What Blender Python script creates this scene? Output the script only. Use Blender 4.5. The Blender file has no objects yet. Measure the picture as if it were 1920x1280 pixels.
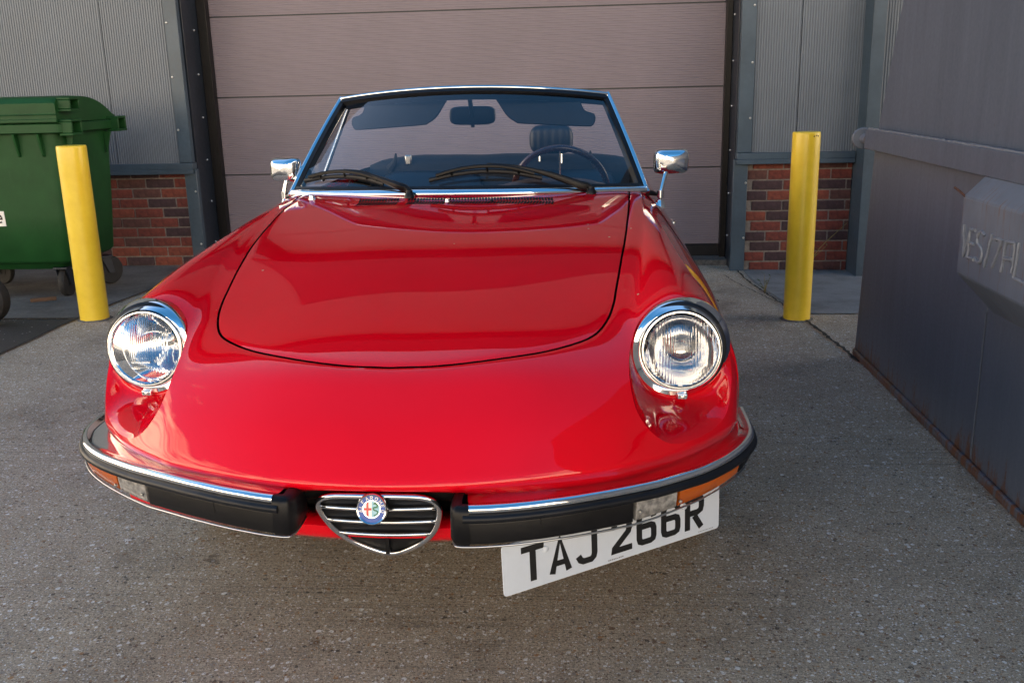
import bpy, bmesh, math, random
import numpy as np
from mathutils import Matrix, Vector
random.seed(7); rng = np.random.default_rng(7)
scene = bpy.context.scene
COL = scene.collection
rad = math.radians

# ------------------------------------------------------------------ camera
CAM_H, FOC, YAW, PITCH, ROLL = 1.242, 1788.37, -0.0795, -0.2617, -0.0240
def camera():
    cy, sy = math.cos(YAW), math.sin(YAW); cp, sp = math.cos(PITCH), math.sin(PITCH); cr, sr = math.cos(ROLL), math.sin(ROLL)
    r = Vector((cy, -sy, 0)); fw = Vector((sy, cy, 0)); up = Vector((0, 0, 1))
    F = cp*fw + sp*up; U = -sp*fw + cp*up
    R2 = cr*r + sr*U; U2 = -sr*r + cr*U
    cam = bpy.data.cameras.new('camera'); cam.sensor_width = 36; cam.lens = 36*FOC/1920
    cam.clip_start = .05; cam.clip_end = 500
    o = bpy.data.objects.new('camera', cam); COL.objects.link(o)
    M = Matrix((R2, U2, -F)).transposed().to_4x4(); M.translation = (0, 0, CAM_H)
    o.matrix_world = M; scene.camera = o
camera()

# ------------------------------------------------------------------ sky, sun, exposure
SUN_EL, SUN_AZ = rad(32), math.atan2(-.45, .9)      # the sun stands behind the warehouse: the yard lies in its open shade
def world():
    w = bpy.data.worlds.new('World'); scene.world = w; w.use_nodes = True
    nt = w.node_tree; N = nt.nodes; L = nt.links; N.clear()
    out = N.new('ShaderNodeOutputWorld'); bg = N.new('ShaderNodeBackground'); bg.inputs['Strength'].default_value = .105
    sky = N.new('ShaderNodeTexSky'); sky.sky_type = 'NISHITA'; sky.sun_disc = False
    sky.sun_elevation = SUN_EL; sky.sun_rotation = SUN_AZ; sky.air_density = 1.0; sky.dust_density = 0.6; sky.ozone_density = 3.0
    tc = N.new('ShaderNodeTexCoord'); sep = N.new('ShaderNodeSeparateXYZ'); L.new(tc.outputs['Generated'], sep.inputs[0])
    # broken cloud: noise on the plane the view ray meets overhead
    zz = N.new('ShaderNodeMath'); zz.operation = 'MAXIMUM'; L.new(sep.outputs['Z'], zz.inputs[0]); zz.inputs[1].default_value = .06
    dx = N.new('ShaderNodeMath'); dx.operation = 'DIVIDE'; L.new(sep.outputs['X'], dx.inputs[0]); L.new(zz.outputs[0], dx.inputs[1])
    dy = N.new('ShaderNodeMath'); dy.operation = 'DIVIDE'; L.new(sep.outputs['Y'], dy.inputs[0]); L.new(zz.outputs[0], dy.inputs[1])
    cmb = N.new('ShaderNodeCombineXYZ'); L.new(dx.outputs[0], cmb.inputs[0]); L.new(dy.outputs[0], cmb.inputs[1])
    no = N.new('ShaderNodeTexNoise'); no.inputs['Scale'].default_value = .9; no.inputs['Detail'].default_value = 9; no.inputs['Roughness'].default_value = .58
    L.new(cmb.outputs[0], no.inputs['Vector'])
    cr = N.new('ShaderNodeValToRGB'); cr.color_ramp.elements[0].position = .52; cr.color_ramp.elements[1].position = .70
    # cloud banks close up towards the horizon, gaps of blue overhead
    hz = N.new('ShaderNodeMapRange'); L.new(sep.outputs['Z'], hz.inputs['Value']); hz.inputs['From Min'].default_value = .05; hz.inputs['From Max'].default_value = .75
    hz.inputs['To Min'].default_value = .22; hz.inputs['To Max'].default_value = -.15
    ad = N.new('ShaderNodeMath'); ad.operation = 'ADD'; L.new(no.outputs['Fac'], ad.inputs[0]); L.new(hz.outputs[0], ad.inputs[1])
    L.new(ad.outputs[0], cr.inputs[0])
    mx = N.new('ShaderNodeMix'); mx.data_type = 'RGBA'; L.new(cr.outputs['Color'], mx.inputs['Factor'])
    hs = N.new('ShaderNodeHueSaturation'); hs.inputs['Saturation'].default_value = 1.3; L.new(sky.outputs[0], hs.inputs['Color']); L.new(hs.outputs[0], mx.inputs['A']); mx.inputs['B'].default_value = (18.0, 16.4, 14.2, 1)
    wb = N.new('ShaderNodeMix'); wb.data_type = 'RGBA'; wb.blend_type = 'MULTIPLY'; wb.inputs['Factor'].default_value = 1.; L.new(mx.outputs['Result'], wb.inputs['A']); wb.inputs['B'].default_value = (1.17, 1., .80, 1)
    L.new(wb.outputs['Result'], bg.inputs['Color']); L.new(bg.outputs[0], out.inputs[0])
world()
def sun():
    l = bpy.data.lights.new('sun', 'SUN'); l.energy = 2.5; l.angle = rad(.5); l.color = (1, .95, .88)
    o = bpy.data.objects.new('sun', l); COL.objects.link(o)
    d = Vector((math.sin(SUN_AZ)*math.cos(SUN_EL), math.cos(SUN_AZ)*math.cos(SUN_EL), math.sin(SUN_EL)))
    o.rotation_euler = (-d).to_track_quat('-Z', 'Y').to_euler(); o.location = d*20
sun()
vs = scene.view_settings; vs.view_transform = 'Standard'; vs.look = 'None'; vs.exposure = 1.75; vs.gamma = 1; vs.use_curve_mapping = False
scene.cycles.max_bounces = 10; scene.cycles.transparent_max_bounces = 12; scene.cycles.caustics_reflective = False; scene.cycles.caustics_refractive = False
scene.cycles.sample_clamp_indirect = 4; scene.cycles.sample_clamp_direct = 12; scene.cycles.use_denoising = True

# ------------------------------------------------------------------ materials
MATS = {}
class NT:
    """small node helper"""
    def __init__(s, m): s.t = m.node_tree; s.N = s.t.nodes; s.L = s.t.links
    def n(s, typ, **kw):
        x = s.N.new(typ)
        for k, v in kw.items():
            if k.startswith('i_'):
                key = k[2:].replace('_', ' ')
                x.inputs[key].default_value = v
            else: setattr(x, k, v)
        return x
    def l(s, a, b): s.L.new(a, b)
    def ramp(s, src, stops):
        r = s.N.new('ShaderNodeValToRGB'); e = r.color_ramp.elements
        while len(e) < len(stops): e.new(.5)
        for k, (p, c) in enumerate(stops):
            e[k].position = p; e[k].color = (*c, 1) if len(c) == 3 else c
        s.l(src, r.inputs[0]); return r.outputs['Color']
    def mix(s, fac, a, b, blend='MIX'):
        m = s.N.new('ShaderNodeMix'); m.data_type = 'RGBA'; m.blend_type = blend
        for sock, v in ((m.inputs['Factor'], fac), (m.inputs['A'], a), (m.inputs['B'], b)):
            if hasattr(v, 'is_linked'): s.l(v, sock)
            else: sock.default_value = v if isinstance(v, float) or len(v) == 4 else (*v, 1)
        return m.outputs['Result']
    def math(s, op, a, b=None):
        m = s.N.new('ShaderNodeMath'); m.operation = op
        for k, v in enumerate((a, b)):
            if v is None: continue
            if hasattr(v, 'is_linked'): s.l(v, m.inputs[k])
            else: m.inputs[k].default_value = v
        return m.outputs[0]
    def coord(s, which='Object', scale=(1, 1, 1)):
        c = s.N.new('ShaderNodeTexCoord'); mp = s.N.new('ShaderNodeMapping'); mp.inputs['Scale'].default_value = scale
        s.l(c.outputs[which], mp.inputs[0]); return mp.outputs[0]
    def noise(s, vec, scale, detail=4, rough=.55):
        x = s.n('ShaderNodeTexNoise'); x.inputs['Scale'].default_value = scale; x.inputs['Detail'].default_value = detail; x.inputs['Roughness'].default_value = rough
        s.l(vec, x.inputs['Vector']); return x.outputs['Fac']
    def bump(s, h, strength, dist, normal=None):
        b = s.n('ShaderNodeBump'); b.inputs['Strength'].default_value = strength; b.inputs['Distance'].default_value = dist
        s.l(h, b.inputs['Height'])
        if normal is not None: s.l(normal, b.inputs['Normal'])
        return b.outputs[0]
def mat(name, color=(.5, .5, .5), rough=.5, metal=0., coat=0., coat_rough=.03, spec=.5):
    m = bpy.data.materials.new(name); m.use_nodes = True; MATS[name] = m
    b = m.node_tree.nodes['Principled BSDF']
    b.inputs['Base Color'].default_value = (*color, 1); b.inputs['Roughness'].default_value = rough; b.inputs['Metallic'].default_value = metal
    b.inputs['Coat Weight'].default_value = coat; b.inputs['Coat Roughness'].default_value = coat_rough
    b.inputs['Specular IOR Level'].default_value = spec
    return m, NT(m), b
def vary(name, color, rough=.5, metal=0., amp=.25, scale=6., bump=0., bscale=200., coat=0., which='Object', rvar=.12, stretch=(1, 1, 1), spec=.5):
    """plain paint or plastic with uneven tone, uneven gloss and a little relief"""
    m, t, b = mat(name, color, rough, metal, coat, spec=spec)
    v = t.coord(which, stretch)
    n1 = t.noise(v, scale, 6, .6); n2 = t.noise(v, scale*7, 4, .6)
    f = t.math('ADD', t.math('MULTIPLY', n1, .65), t.math('MULTIPLY', n2, .35))
    lo = tuple(c*(1-amp) for c in color); hi = tuple(min(1, c*(1+amp)) for c in color)
    t.l(t.ramp(f, [(.3, lo), (.7, hi)]), b.inputs['Base Color'])
    rr = t.math('ADD', t.math('MULTIPLY', t.math('SUBTRACT', n2, .5), rvar*2), rough)
    t.l(rr, b.inputs['Roughness'])
    if bump: t.l(t.bump(t.noise(v, bscale, 3, .6), bump, .002), b.inputs['Normal'])
    return m
def make_materials():
    # car paint: red lacquer under a clear coat, a few stone chips
    m, t, b = mat('red_paint', (.70, .0012, .010), .45, 0, 1.0, .008, spec=.0)
    b.inputs['Coat IOR'].default_value = 1.45
    v = t.coord('Object')
    vo = t.n('ShaderNodeTexVoronoi', i_Scale=17.); t.l(v, vo.inputs['Vector'])
    sx = t.n('ShaderNodeSeparateXYZ'); t.l(vo.outputs['Color'], sx.inputs[0])
    chip = t.math('MULTIPLY', t.math('LESS_THAN', vo.outputs['Distance'], .05), t.math('GREATER_THAN', sx.outputs[0], .90))
    n = t.noise(v, 2.2, 3)
    base = t.ramp(n, [(.3, (.66, .0010, .008)), (.7, (.74, .0014, .012))])
    t.l(t.mix(chip, base, (.50, .33, .22)), b.inputs['Base Color'])
    t.l(t.bump(t.noise(v, 9, 2, .5), .012, .004), b.inputs['Coat Normal'])
    # bright metal
    m, t, b = mat('chrome', (.86, .87, .88), .06, 1.0)
    v = t.coord('Object'); n = t.noise(v, 55, 5, .65)
    t.l(t.ramp(n, [(.35, (.03, .03, .03)), (.75, (.16, .16, .16))]), b.inputs['Roughness'])
    m, t, b = mat('dull_steel', (.55, .55, .54), .28, 1.0)
    vary('black_rubber', (.007, .008, .011), .42, amp=.4, scale=12, bump=.1, spec=.3)
    vary('tyre_rubber', (.016, .016, .016), .75, amp=.4, scale=20, bump=.2)
    vary('black_paint', (.005, .005, .006), .40, amp=.4, scale=9, spec=.25)
    vary('black_void', (.004, .004, .004), .9, amp=.2, spec=.1)
    vary('vinyl', (.008, .012, .020), .45, amp=.3, scale=14, bump=.25, bscale=350)
    vary('wood_rim', (.075, .028, .032), .25, amp=.5, scale=22, coat=.6)
    vary('soft_top', (.010, .011, .014), .8, amp=.3, scale=30, bump=.3, bscale=500)
    vary('plate_white', (.56, .61, .68), .35, amp=.05, scale=9)
    vary('plate_black', (.008, .008, .008), .4, amp=.2)
    vary('print_grey', (.20, .20, .20), .5, amp=.1)
    vary('badge_blue', (.008, .07, .36), .4, amp=.1, coat=.15)
    vary('badge_sky', (.24, .50, .60), .25, amp=.15, scale=120, coat=.15)
    vary('badge_white', (.78, .78, .74), .25, amp=.08, coat=.15)
    vary('badge_red', (.55, .02, .02), .25, amp=.1, coat=.15)
    vary('badge_green', (.03, .17, .08), .25, amp=.3, scale=150, coat=.15)
    # lamp glass with moulded flutes
    m, t, b = mat('lamp_glass', (.92, .94, .95), .02, 0, 0)
    b.inputs['Transmission Weight'].default_value = 1.0; b.inputs['IOR'].default_value = 1.35
    m, t, b = mat('reflector', (.66, .66, .68), .05, 1.0)
    m, t, b = mat('amber_lens', (.46, .10, .008), .2, 0, .5)
    b.inputs['Subsurface Weight'].default_value = .25; b.inputs['Subsurface Radius'].default_value = (.02, .008, .002)
    t.l(t.bump(t.noise(t.coord('Object', (1, 1, 6)), 60, 2), .2, .002), b.inputs['Normal'])
    m, t, b = mat('clear_lens', (.42, .41, .39), .22, 0, .7)
    v = t.coord('Object', (1, 1, 1)); n = t.noise(v, 70, 3)
    t.l(t.ramp(n, [(.35, (.16, .155, .15)), (.65, (.36, .35, .33))]), b.inputs['Base Color'])
    t.l(t.bump(n, .5, .003), b.inputs['Normal'])
    # thin window pane: clear, mirrors by Fresnel, faint blue body tint
    m = bpy.data.materials.new('window_glass'); m.use_nodes = True; MATS['window_glass'] = m
    t = NT(m); t.N.clear(); out = t.n('ShaderNodeOutputMaterial'); tr = t.n('ShaderNodeBsdfTransparent'); tr.inputs[0].default_value = (.95, .97, .99, 1)
    gl = t.n('ShaderNodeBsdfGlossy'); gl.inputs['Color'].default_value = (1, 1, 1, 1); gl.inputs['Roughness'].default_value = .01
    fr = t.n('ShaderNodeFresnel'); fr.inputs[0].default_value = 1.5
    k = t.math('MULTIPLY', fr.outputs[0], 1.35); mx = t.n('ShaderNodeMixShader'); t.l(k, mx.inputs[0]); t.l(tr.outputs[0], mx.inputs[1]); t.l(gl.outputs[0], mx.inputs[2]); t.l(mx.outputs[0], out.inputs[0])
    # building
    vary('door_paint', (.188, .158, .182), .5, amp=.10, scale=1.6, rvar=.1)
    vary('cladding', (.152, .180, .212), .42, amp=.10, scale=1.4, rvar=.1)
    vary('cladding_groove_shade', (.108, .128, .150), .5, amp=.12, scale=1.4)  # cladding colour darkened to carry the shade of its grooves
    vary('door_groove_shade', (.172, .144, .166), .5, amp=.12, scale=1.6)  # door colour darkened the same way, groove shade in the base colour
    vary('trim_paint', (.042, .068, .095), .38, amp=.25, scale=5, bump=.03)
    vary('jamb_paint', (.010, .016, .027), .40, amp=.3, scale=5)
    vary('bolt_steel', (.42, .44, .46), .35, metal=.7, amp=.2)
    for k, c in (('brick_red', (.150, .034, .024)), ('brick_orange', (.185, .045, .027)), ('brick_dark', (.050, .026, .030)), ('brick_brown', (.095, .038, .032))):
        m, t, b = mat(k, c, .85)
        v = t.coord('Object'); n = t.noise(v, 24, 6, .65); n2 = t.noise(v, 160, 3, .6)
        t.l(t.ramp(n, [(.28, tuple(x*.5 for x in c)), (.52, c), (.75, tuple(min(1, x*1.5) for x in c))]), b.inputs['Base Color'])
        t.l(t.bump(t.math('ADD', n, n2), .5, .004), b.inputs['Normal'])
    m, t, b = mat('mortar', (.27, .215, .165), .95)
    v = t.coord('Object'); n = t.noise(v, 40, 6, .7)
    t.l(t.ramp(n, [(.3, (.13, .11, .095)), (.7, (.27, .235, .205))]), b.inputs['Base Color']); t.l(t.bump(n, .6, .004), b.inputs['Normal'])
    # bollard paint, bin plastic
    m, t, b = mat('yellow_paint', (.64, .44, .025), .40, 0, .25, .2)
    v = t.coord('Object'); n = t.noise(v, 9, 6, .65); n2 = t.noise(v, 60, 4, .6)
    base = t.ramp(n, [(.3, (.70, .49, .02)), (.7, (.80, .59, .035))])
    scuff = t.ramp(n2, [(.66, (0, 0, 0)), (.74, (1, 1, 1))])
    t.l(t.mix(t.math('MULTIPLY', scuff, .18), base, (.30, .22, .06)), b.inputs['Base Color']); t.l(t.bump(n2, .08, .003), b.inputs['Normal'])
    m, t, b = mat('bin_plastic', (.012, .085, .018), .5, spec=.3)
    v = t.coord('Object'); n = t.noise(v, 5, 6, .65); n2 = t.noise(t.coord('Object', (1, 1, .25)), 40, 5, .7)
    base = t.ramp(n, [(.3, (.005, .044, .010)), (.7, (.010, .070, .017))])
    sc = t.ramp(n2, [(.60, (0, 0, 0)), (.72, (1, 1, 1))])
    t.l(t.mix(t.math('MULTIPLY', sc, .16), base, (.05, .12, .065)), b.inputs['Base Color'])
    vary('sticker', (.78, .78, .76), .5, amp=.06)
    # container: dark grey paint, rain streaks, rust where it has chipped
    m, t, b = mat('container_paint', (.062, .066, .076), .42)
    v = t.coord('Object'); st = t.noise(t.coord('Object', (1, 7, .35)), 3.2, 7, .65); n = t.noise(v, 3, 6, .6); fine = t.noise(v, 70, 4, .65)
    base = t.ramp(t.math('ADD', t.math('MULTIPLY', st, .7), t.math('MULTIPLY', n, .3)), [(.30, (.052, .068, .098)), (.52, (.070, .089, .125)), (.76, (.092, .114, .156))])
    sz = t.n('ShaderNodeSeparateXYZ'); t.l(t.coord('Object'), sz.inputs[0])
    low = t.math('MULTIPLY', t.math('SUBTRACT', .20, sz.outputs['Z']), 1.1)
    rn = t.math('ADD', t.math('ADD', t.math('MULTIPLY', t.noise(t.coord('Object', (1, 5, .6)), 7, 8, .72), .8), t.math('MULTIPLY', fine, .2)), t.math('MAXIMUM', low, 0.))
    rust = t.ramp(rn, [(.655, (0, 0, 0)), (.72, (1, 1, 1))])
    t.l(t.mix(rust, base, (.085, .034, .014)), b.inputs['Base Color'])
    t.l(t.math('ADD', t.math('MULTIPLY', fine, .22), .32), b.inputs['Roughness']); t.l(t.bump(t.math('ADD', n, t.math('MULTIPLY', rust, .2)), .06, .01), b.inputs['Normal'])
    m, t, b = mat('pocket_paint', (.115, .125, .142), .5)
    v = t.coord('Object'); st = t.noise(t.coord('Object', (1, 20, .9)), 6, 8, .7); n = t.noise(v, 9, 6, .6)
    base = t.ramp(n, [(.3, (.085, .105, .142)), (.7, (.120, .145, .190))])
    rust = t.ramp(st, [(.575, (0, 0, 0)), (.66, (.9, .9, .9))])
    t.l(t.mix(rust, base, (.12, .048, .018)), b.inputs['Base Color']); t.l(t.bump(n, .1, .004), b.inputs['Normal'])
    vary('weld_metal', (.15, .168, .20), .45, amp=.25, scale=60, bump=.2)
    vary('rust', (.075, .030, .016), .8, amp=.5, scale=60, bump=.3)
    # ground: broom-finished concrete with exposed flint aggregate
    m, t, b = mat('concrete', (.15, .14, .125), .82)
    v = t.coord('Object')
    wob = t.n('ShaderNodeTexNoise', i_Scale=30., i_Detail=2.); t.l(v, wob.inputs['Vector'])
    va = t.n('ShaderNodeVectorMath', operation='MULTIPLY_ADD'); t.l(wob.outputs['Color'], va.inputs[0]); va.inputs[1].default_value = (.012, .012, 0); t.l(v, va.inputs[2])
    big = t.noise(v, .8, 6, .6); mid = t.noise(v, 5, 6, .65); fine = t.noise(v, 160, 5, .7); sand = t.noise(v, 420, 3, .7)
    cem = t.ramp(t.math('ADD', t.math('MULTIPLY', big, .5), t.math('MULTIPLY', mid, .5)), [(.32, (.30, .244, .178)), (.5, (.40, .330, .245)), (.68, (.47, .395, .300))])
    cem = t.mix(1., cem, t.ramp(fine, [(.28, (.24, .23, .22)), (.5, (.98, .97, .95)), (.72, (1.75, 1.72, 1.66))]), 'MULTIPLY')
    cem = t.mix(1., cem, t.ramp(sand, [(.3, (.5, .5, .5)), (.7, (1.5, 1.5, 1.5))]), 'MULTIPLY')
    col = cem; hts = []
    for scale, thr, cut in ((62., .34, .60), (120., .36, .52), (230., .40, .45)):
        vo = t.n('ShaderNodeTexVoronoi', i_Scale=scale); vo.voronoi_dimensions = '2D'; t.l(va.outputs[0], vo.inputs['Vector'])
        sp = t.n('ShaderNodeSeparateColor'); t.l(vo.outputs['Color'], sp.inputs[0])
        tone = t.ramp(sp.outputs[0], [(0., (.060, .045, .035)), (.12, (.17, .095, .055)), (.27, (.34, .17, .06)), (.38, (.26, .225, .19)), (.60, (.50, .41, .30)), (.78, (.78, .77, .74))])
        tone.node.color_ramp.interpolation = 'CONSTANT'
        patch = t.math('ADD', t.math('MULTIPLY', t.math('SUBTRACT', mid, .5), .9), sp.outputs[1])
        mask = t.math('MULTIPLY', t.math('LESS_THAN', vo.outputs['Distance'], t.math('MULTIPLY', sp.outputs[2], thr*1.2)), t.math('GREATER_THAN', patch, cut))
        col = t.mix(t.math('MULTIPLY', mask, .82), col, tone)
        hts.append(mask)
    br = t.n('ShaderNodeTexNoise', i_Scale=1., i_Detail=4.); t.l(t.coord('Object', (1.2, 95, 1)), br.inputs['Vector'])
    brm = t.ramp(br.outputs['Fac'], [(.34, (.62, .62, .62)), (.46, (1, 1, 1))])
    zone = t.ramp(t.noise(t.coord('Object', (.5, 1.4, 1)), 1.3, 3), [(.42, (0, 0, 0)), (.6, (1, 1, 1))])
    col = t.mix(t.math('MULTIPLY', zone, .8), col, t.mix(1., col, brm, 'MULTIPLY'))
    stain = t.ramp(t.noise(t.coord('Object', (1, .7, 1)), 1.7, 7, .7), [(.30, (.55, .54, .53)), (.46, (1, 1, 1))])
    drip = t.ramp(t.noise(v, 7.5, 3, .5), [(.24, (.45, .43, .41)), (.31, (1, 1, 1))])
    col = t.mix(1., t.mix(1., col, stain, 'MULTIPLY'), drip, 'MULTIPLY')
    t.l(col, b.inputs['Base Color'])
    h = t.math('ADD', t.math('MULTIPLY', fine, .7), t.math('MULTIPLY', hts[0], .5)); h = t.math('ADD', h, t.math('MULTIPLY', br.outputs['Fac'], .8))
    t.l(t.bump(h, .55, .004), b.inputs['Normal'])
    # older, darker apron by the wall; smooth pale path; wet tarmac
    m, t, b = mat('old_concrete', (.12, .115, .105), .85)
    v = t.coord('Object'); n = t.noise(v, 2.5, 8, .68); f = t.noise(t.coord('Object', (1, 3, 1)), 45, 6, .7)
    c = t.ramp(n, [(.3, (.060, .056, .050)), (.52, (.13, .124, .113)), (.72, (.19, .183, .17))])
    t.l(t.mix(1., c, t.ramp(f, [(.3, (.5, .5, .5)), (.7, (1.4, 1.4, 1.4))]), 'MULTIPLY'), b.inputs['Base Color']); t.l(t.bump(f, .5, .006), b.inputs['Normal'])
    m, t, b = mat('path_concrete', (.22, .22, .215), .8)
    v = t.coord('Object'); n = t.noise(v, 3.5, 8, .65); f = t.noise(v, 120, 4, .7)
    c = t.ramp(n, [(.3, (.11, .108, .10)), (.5, (.21, .21, .205)), (.72, (.27, .27, .265))])
    t.l(t.mix(1., c, t.ramp(f, [(.3, (.75, .75, .75)), (.7, (1.2, 1.2, 1.2))]), 'MULTIPLY'), b.inputs['Base Color']); t.l(t.bump(f, .3, .003), b.inputs['Normal'])
    m, t, b = mat('tarmac', (.030, .027, .025), .7)
    v = t.coord('Object'); n = t.noise(v, 90, 5, .7); vo = t.n('ShaderNodeTexVoronoi', i_Scale=60.); t.l(v, vo.inputs['Vector'])
    sp = t.n('ShaderNodeSeparateColor'); t.l(vo.outputs['Color'], sp.inputs[0])
    c = t.ramp(n, [(.3, (.014, .012, .011)), (.7, (.048, .043, .04))])
    t.l(t.mix(t.math('MULTIPLY', t.math('GREATER_THAN', sp.outputs[0], .96), t.math('LESS_THAN', vo.outputs['Distance'], .3)), c, (.4, .38, .35)), b.inputs['Base Color']); t.l(t.bump(n, .6, .006), b.inputs['Normal'])
    vary('joint_fill', (.022, .020, .017), .95, amp=.4, scale=30, bump=.4)
    vary('weed_stem', (.20, .16, .05), .8, amp=.3, scale=40)
    vary('weed_leaf', (.07, .09, .03), .7, amp=.4, scale=40)
    vary('timber', (.10, .055, .03), .8, amp=.4, scale=30, stretch=(1, 8, 8))
make_materials()

# ------------------------------------------------------------------ mesh helpers
class MB:
    """collects verts and faces of one part"""
    def __init__(s): s.v = []; s.f = []
    def add(s, vs, fs):
        o = len(s.v); s.v += [tuple(map(float, p)) for p in vs]; s.f += [tuple(i+o for i in f) for f in fs]; return s
    def box(s, x0, x1, y0, y1, z0, z1):
        return s.add([(x0, y0, z0), (x1, y0, z0), (x1, y1, z0), (x0, y1, z0), (x0, y0, z1), (x1, y0, z1), (x1, y1, z1), (x0, y1, z1)],
                     [(0, 3, 2, 1), (4, 5, 6, 7), (0, 1, 5, 4), (1, 2, 6, 5), (2, 3, 7, 6), (3, 0, 4, 7)])
    def hexa(s, p):      # 8 points, bottom ring then top ring
        return s.add(p, [(0, 3, 2, 1), (4, 5, 6, 7), (0, 1, 5, 4), (1, 2, 6, 5), (2, 3, 7, 6), (3, 0, 4, 7)])
    def rings(s, rings, closed_ring=True, cap=True, loop=False):
        n = len(rings[0]); vs = [p for r in rings for p in r]; fs = []
        m = len(rings)
        for a in range(m if loop else m-1):
            b = (a+1) % m
            for k in range(n if closed_ring else n-1):
                k2 = (k+1) % n
                fs.append((a*n+k, a*n+k2, b*n+k2, b*n+k))
        if cap and not loop and closed_ring:
            fs.append(tuple(range(n-1, -1, -1))); fs.append(tuple((m-1)*n+k for k in range(n)))
        return s.add(vs, fs)
    def tube(s, path, r, n=8, loop=False, cap=True, flat=None):
        P = [Vector(p) for p in path]; m = len(P); R = r if hasattr(r, '__len__') else [r]*m
        T = []
        for i in range(m):
            a = P[(i-1) % m] if (loop or i > 0) else P[i]; b = P[(i+1) % m] if (loop or i < m-1) else P[i]
            T.append((b-a).normalized())
        ref = Vector((0, 0, 1)) if abs(T[0].z) < .9 else Vector((1, 0, 0))
        nrm = (ref - T[0]*ref.dot(T[0])).normalized(); rings = []
        for i in range(m):
            nrm = (nrm - T[i]*nrm.dot(T[i])).normalized(); bn = T[i].cross(nrm)
            f1, f2 = flat if flat else (1, 1)
            rings.append([P[i] + nrm*(R[i]*f1*math.cos(2*math.pi*k/n)) + bn*(R[i]*f2*math.sin(2*math.pi*k/n)) for k in range(n)])
        return s.rings(rings, True, cap, loop)
    def lathe(s, prof, n=32, centre=(0, 0, 0), axis='z', cap=False):
        """prof: (radius, height) pairs"""
        rings = []
        for r, h in prof:
            ring = []
            for k in range(n):
                a = 2*math.pi*k/n; x, y = r*math.cos(a), r*math.sin(a)
                q = {'z': (x, y, h), 'y': (x, h, y), 'x': (h, x, y)}[axis]
                ring.append((centre[0]+q[0], centre[1]+q[1], centre[2]+q[2]))
            rings.append(ring)
        return s.rings(rings, True, cap)
    def prism(s, poly, fn, d0, d1):
        """poly 2-D outline, fn(a, b, depth) -> 3-D point"""
        n = len(poly); vs = [fn(a, b, d0) for a, b in poly]+[fn(a, b, d1) for a, b in poly]
        fs = [tuple(range(n-1, -1, -1)), tuple(range(n, 2*n))]+[(k, (k+1) % n, n+(k+1) % n, n+k) for k in range(n)]
        return s.add(vs, fs)
    def build(s, name, m, parent=None, smooth=False, bevel=0., seg=2, fix=True, angle=40):
        me = bpy.data.meshes.new(name); me.from_pydata(s.v, [], s.f); me.update()
        if fix:
            bm = bmesh.new(); bm.from_mesh(me); bmesh.ops.recalc_face_normals(bm, faces=bm.faces); bm.to_mesh(me); bm.free()
        me.materials.append(MATS[m])
        o = bpy.data.objects.new(name, me); COL.objects.link(o)
        if parent is not None: o.parent = parent
        if smooth: smooth_mesh(me, angle)
        if bevel:
            b = o.modifiers.new('bevel', 'BEVEL'); b.width = bevel; b.segments = seg; b.limit_method = 'ANGLE'; b.angle_limit = rad(35); b.harden_normals = False
            if not smooth: smooth_mesh(me, 30)
        return o
def smooth_mesh(me, angle=40):
    me.shade_smooth()
    if angle < 179:
        bm = bmesh.new(); bm.from_mesh(me)
        for e in bm.edges:
            e.smooth = not (len(e.link_faces) == 2 and e.calc_face_angle(0) > rad(angle))
        bm.to_mesh(me); bm.free()
def empty(name, loc=(0, 0, 0), parent=None, rot=(0, 0, 0)):
    o = bpy.data.objects.new(name, None); COL.objects.link(o); o.location = loc; o.rotation_euler = rot
    o.empty_display_size = .1
    if parent is not None: o.parent = parent
    return o
def tag(o, label=None, cat=None, group=None, kind=None):
    if label: o['label'] = label
    if cat: o['category'] = cat
    if group: o['group'] = group
    if kind: o['kind'] = kind
    return o
def copy_obj(o, parent):
    c = o.copy(); COL.objects.link(c); c.parent = parent; return c
def spline(pts, n):
    """smooth curve through points (Catmull-Rom), n samples"""
    P = np.array(pts, float); m = len(P); E = np.vstack([2*P[0]-P[1], P, 2*P[-1]-P[-2]])
    d = np.r_[0, np.cumsum(np.linalg.norm(np.diff(P, axis=0), axis=1))]; out = []
    for q in np.linspace(0, d[-1], n):
        i = min(int(np.searchsorted(d, q, 'right'))-1, m-2); f = (q-d[i])/(d[i+1]-d[i]+1e-12)
        a, b, c, e = E[i:i+4]
        out.append(.5*(2*b+(c-a)*f+(2*a-5*b+4*c-e)*f*f+(3*b-a-3*c+e)*f**3))
    return np.array(out)
def loop_spline(pts, n):
    P = [tuple(p) for p in pts]; Q = P[-3:]+P+P[:3]; k = len(P)
    S = spline(Q, 60*len(Q)); Pn = np.array(Q)
    a = int(np.argmin(np.linalg.norm(S[:len(S)//2]-Pn[3], axis=1))); b = len(S)//2+int(np.argmin(np.linalg.norm(S[len(S)//2:]-Pn[3], axis=1)))
    C = S[a:b+1]; d = np.r_[0, np.cumsum(np.linalg.norm(np.diff(C, axis=0), axis=1))]
    q = np.linspace(0, d[-1], n, endpoint=False)
    return np.stack([np.interp(q, d, C[:, j]) for j in range(C.shape[1])], 1)
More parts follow.
